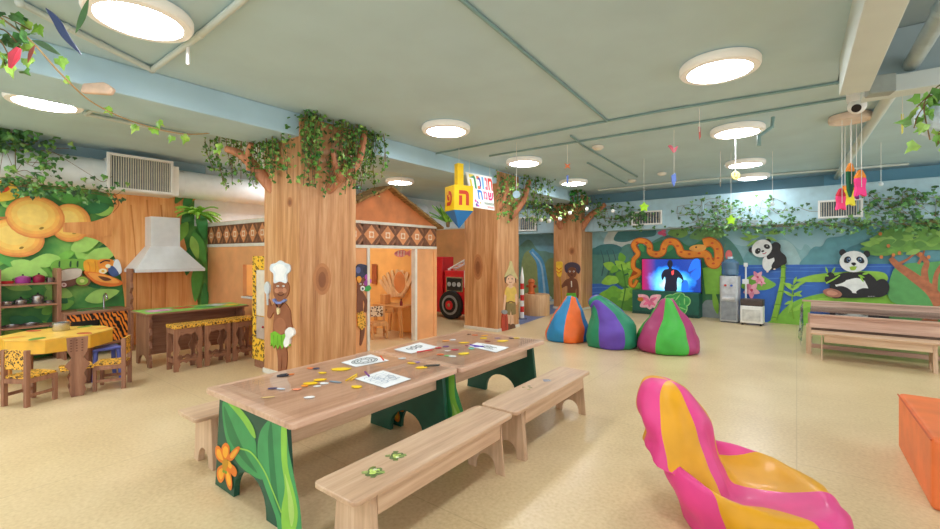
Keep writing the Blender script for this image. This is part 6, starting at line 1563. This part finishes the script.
for k in range(7):
    MB().cyl((0, 0, z), (0, 0, z + .125), .042, n=16).build('band', [m_white, paint((206, 44, 40), .4)][k % 2], sp_)['label'] = ['white band', 'red band'][k % 2]; z += .125
MB().lathe([(.10, 0), (.10, .02), (.05, .03), (.001, .03)], n=18, cap=False).build('foot', paint((90, 96, 110), .5), sp_)
MB().cyl((0, 0, z), (0, 0, z + .24), .042, .004, n=16).build('point', m_white, sp_)
pdx = Vector((0, 0, 0)); pd = view(.1535 * 10.2, 10.2)
r = thing('round_pedestal', 'tan round pedestal behind the middle pillar near the waterfall painting', 'pedestal', pd)
MB().lathe([(.001, 0), (.30, 0), (.30, .46), (.28, .49), (.001, .49)], n=32, cap=False).build('drum', wood('tan_drum', (170, 122, 80), (196, 150, 104), (214, 174, 130), 'Z', 1.0, .5), r)
r = thing('toy_hydrant', 'orange brown toy hydrant on the round pedestal', 'toy', (pd[0] - .1, pd[1] - .08, .49))
MB().lathe([(.001, 0), (.09, 0), (.09, .03), (.07, .05), (.07, .26), (.09, .28), (.06, .34), (.001, .36)], n=20, cap=False).build('body', paint((196, 96, 40), .5), r)
MB().cyl((-.12, 0, .18), (.12, 0, .18), .035, n=14).build('outlet', paint((160, 70, 34), .5), r)
P = [flat(x, y, .003) for x, y in ((519, 325), (540, 318), (557, 312), (557, 304), (520, 308))]
struct(MB().prism([tuple(p) for p in P], (0, 0, -.0025)).build('trim_1', paint((96, 116, 160), .4, .05)), 'blue floor patch below the waterfall painting')

# ------------------------------------------------------------------ added warm globe, unseen behind the gable, to brighten the playhouse inside
r = thing('fill_globe', 'unseen warm globe added to brighten the inside of the playhouse', 'lamp', (-6.3, 4.6, 1.95))
MB().ball((0, 0, 0), .11, n=20, k=12).build('globe', emit('warm_globe', (255, 226, 180), 14.0), r)
MB().cyl((0, 0, .10), (0, 0, CEIL - 1.95), .008, n=8).build('cord', m_black, r)

# ------------------------------------------------------------------ groups of repeats and deeper parts
GROUPS = {'craft_table': 'craft tables set end to end', 'wooden_bench': 'pale wooden benches', 'foam_piece': 'foam scraps on the craft tables', 'paper_sheet': 'drawing sheets on the craft tables', 'crayon': 'crayons on the craft tables',
          'beanbag': 'two coloured beanbags', 'kid_chair': 'small kitchen chairs', 'toy_pot': 'toy pots of the play kitchen', 'placemat': 'placemats on the green counter', 'leopard_stool': 'leopard stools at the counter',
          'vent_grille': 'vent grilles on the ducts', 'ceiling_pipe': 'pipes along the ceiling', 'ivy_bunch': 'ivy bunches on the pillars', 'ivy_garland': 'ivy on the air ducts', 'felt_candle': 'hanging felt candles', 'hanging_leaf': 'paper leaves hanging at the upper left'}
SUBS = {'wooden_bench': {'sticker': 'seat', 'frog_sticker': 'seat'}, 'craft_table': {'painted_leaf_and_flower': 'leg', 'clear_sheet': 'tabletop'}, 'toy_pot': {'lid_knob': 'lid', 'handle': 'body'},
        'television': {'picture': 'screen'}, 'water_dispenser': {'tap_button': 'front_panel', 'bottle_cap': 'bottle'}, 'fire_engine': {'gauge': 'gauge_panel', 'hub': 'wheel', 'hub_cap': 'wheel', 'tyre_band': 'wheel', 'tyre_inner': 'wheel', 'cab_window': 'cab'},
        'vanity_desk': {'knob': 'drawer'}, 'kid_chair': {'carving': 'carved_back'}, 'play_table': {'painted_top': 'tabletop'}, 'leopard_cabinet': {'knob': 'lower_door'}, 'playhouse': {'window_sill': 'side_wall', 'door_frame': 'front_wall', 'thatch_edge': 'gable'},
        'security_camera': {'lens': 'dome'}, 'ceiling_lamp': {'diffuser': 'housing'}, 'air_cooler': {'louvres': 'body'}, 'play_sink_unit': {'basin': 'worktop'}, 'holiday_sign': {'letter': 'board', 'small_print': 'board', 'emblem': 'board'}, 'dreidel': {'letter': 'body'}, 'fish_mobile': {'stripes': 'body', 'eye': 'body'}, 'smiley_ornament': {'face': 'body'}}
def stem_of(n): return n.split('.')[0]
for o in list(COL.objects):
    if o.parent: continue
    k = stem_of(o.name)
    if k in GROUPS and 'group' not in o.keys(): o['group'] = GROUPS[k]
    if k in SUBS:
        kids = list(o.children)
        for ch in kids:
            want = SUBS[k].get(stem_of(ch.name))
            if want:
                host = [c for c in kids if stem_of(c.name) == want]
                if host: ch.parent = host[0]

# ------------------------------------------------------------------ light
W = bpy.data.worlds.new('ambient_fill'); S.world = W; W.use_nodes = True  # even fill light added through the open sides of the room
W.node_tree.nodes['Background'].inputs['Color'].default_value = (.92, .96, 1.0, 1); W.node_tree.nodes['Background'].inputs['Strength'].default_value = .8
vs_ = S.view_settings; vs_.view_transform = 'Standard'; vs_.look = 'None'; vs_.gamma = 1.0; vs_.use_curve_mapping = False; vs_.exposure = 1.2
try:
    S.cycles.use_denoising = True; S.cycles.max_bounces = 8; S.cycles.diffuse_bounces = 5; S.cycles.transparent_max_bounces = 12
except Exception: pass
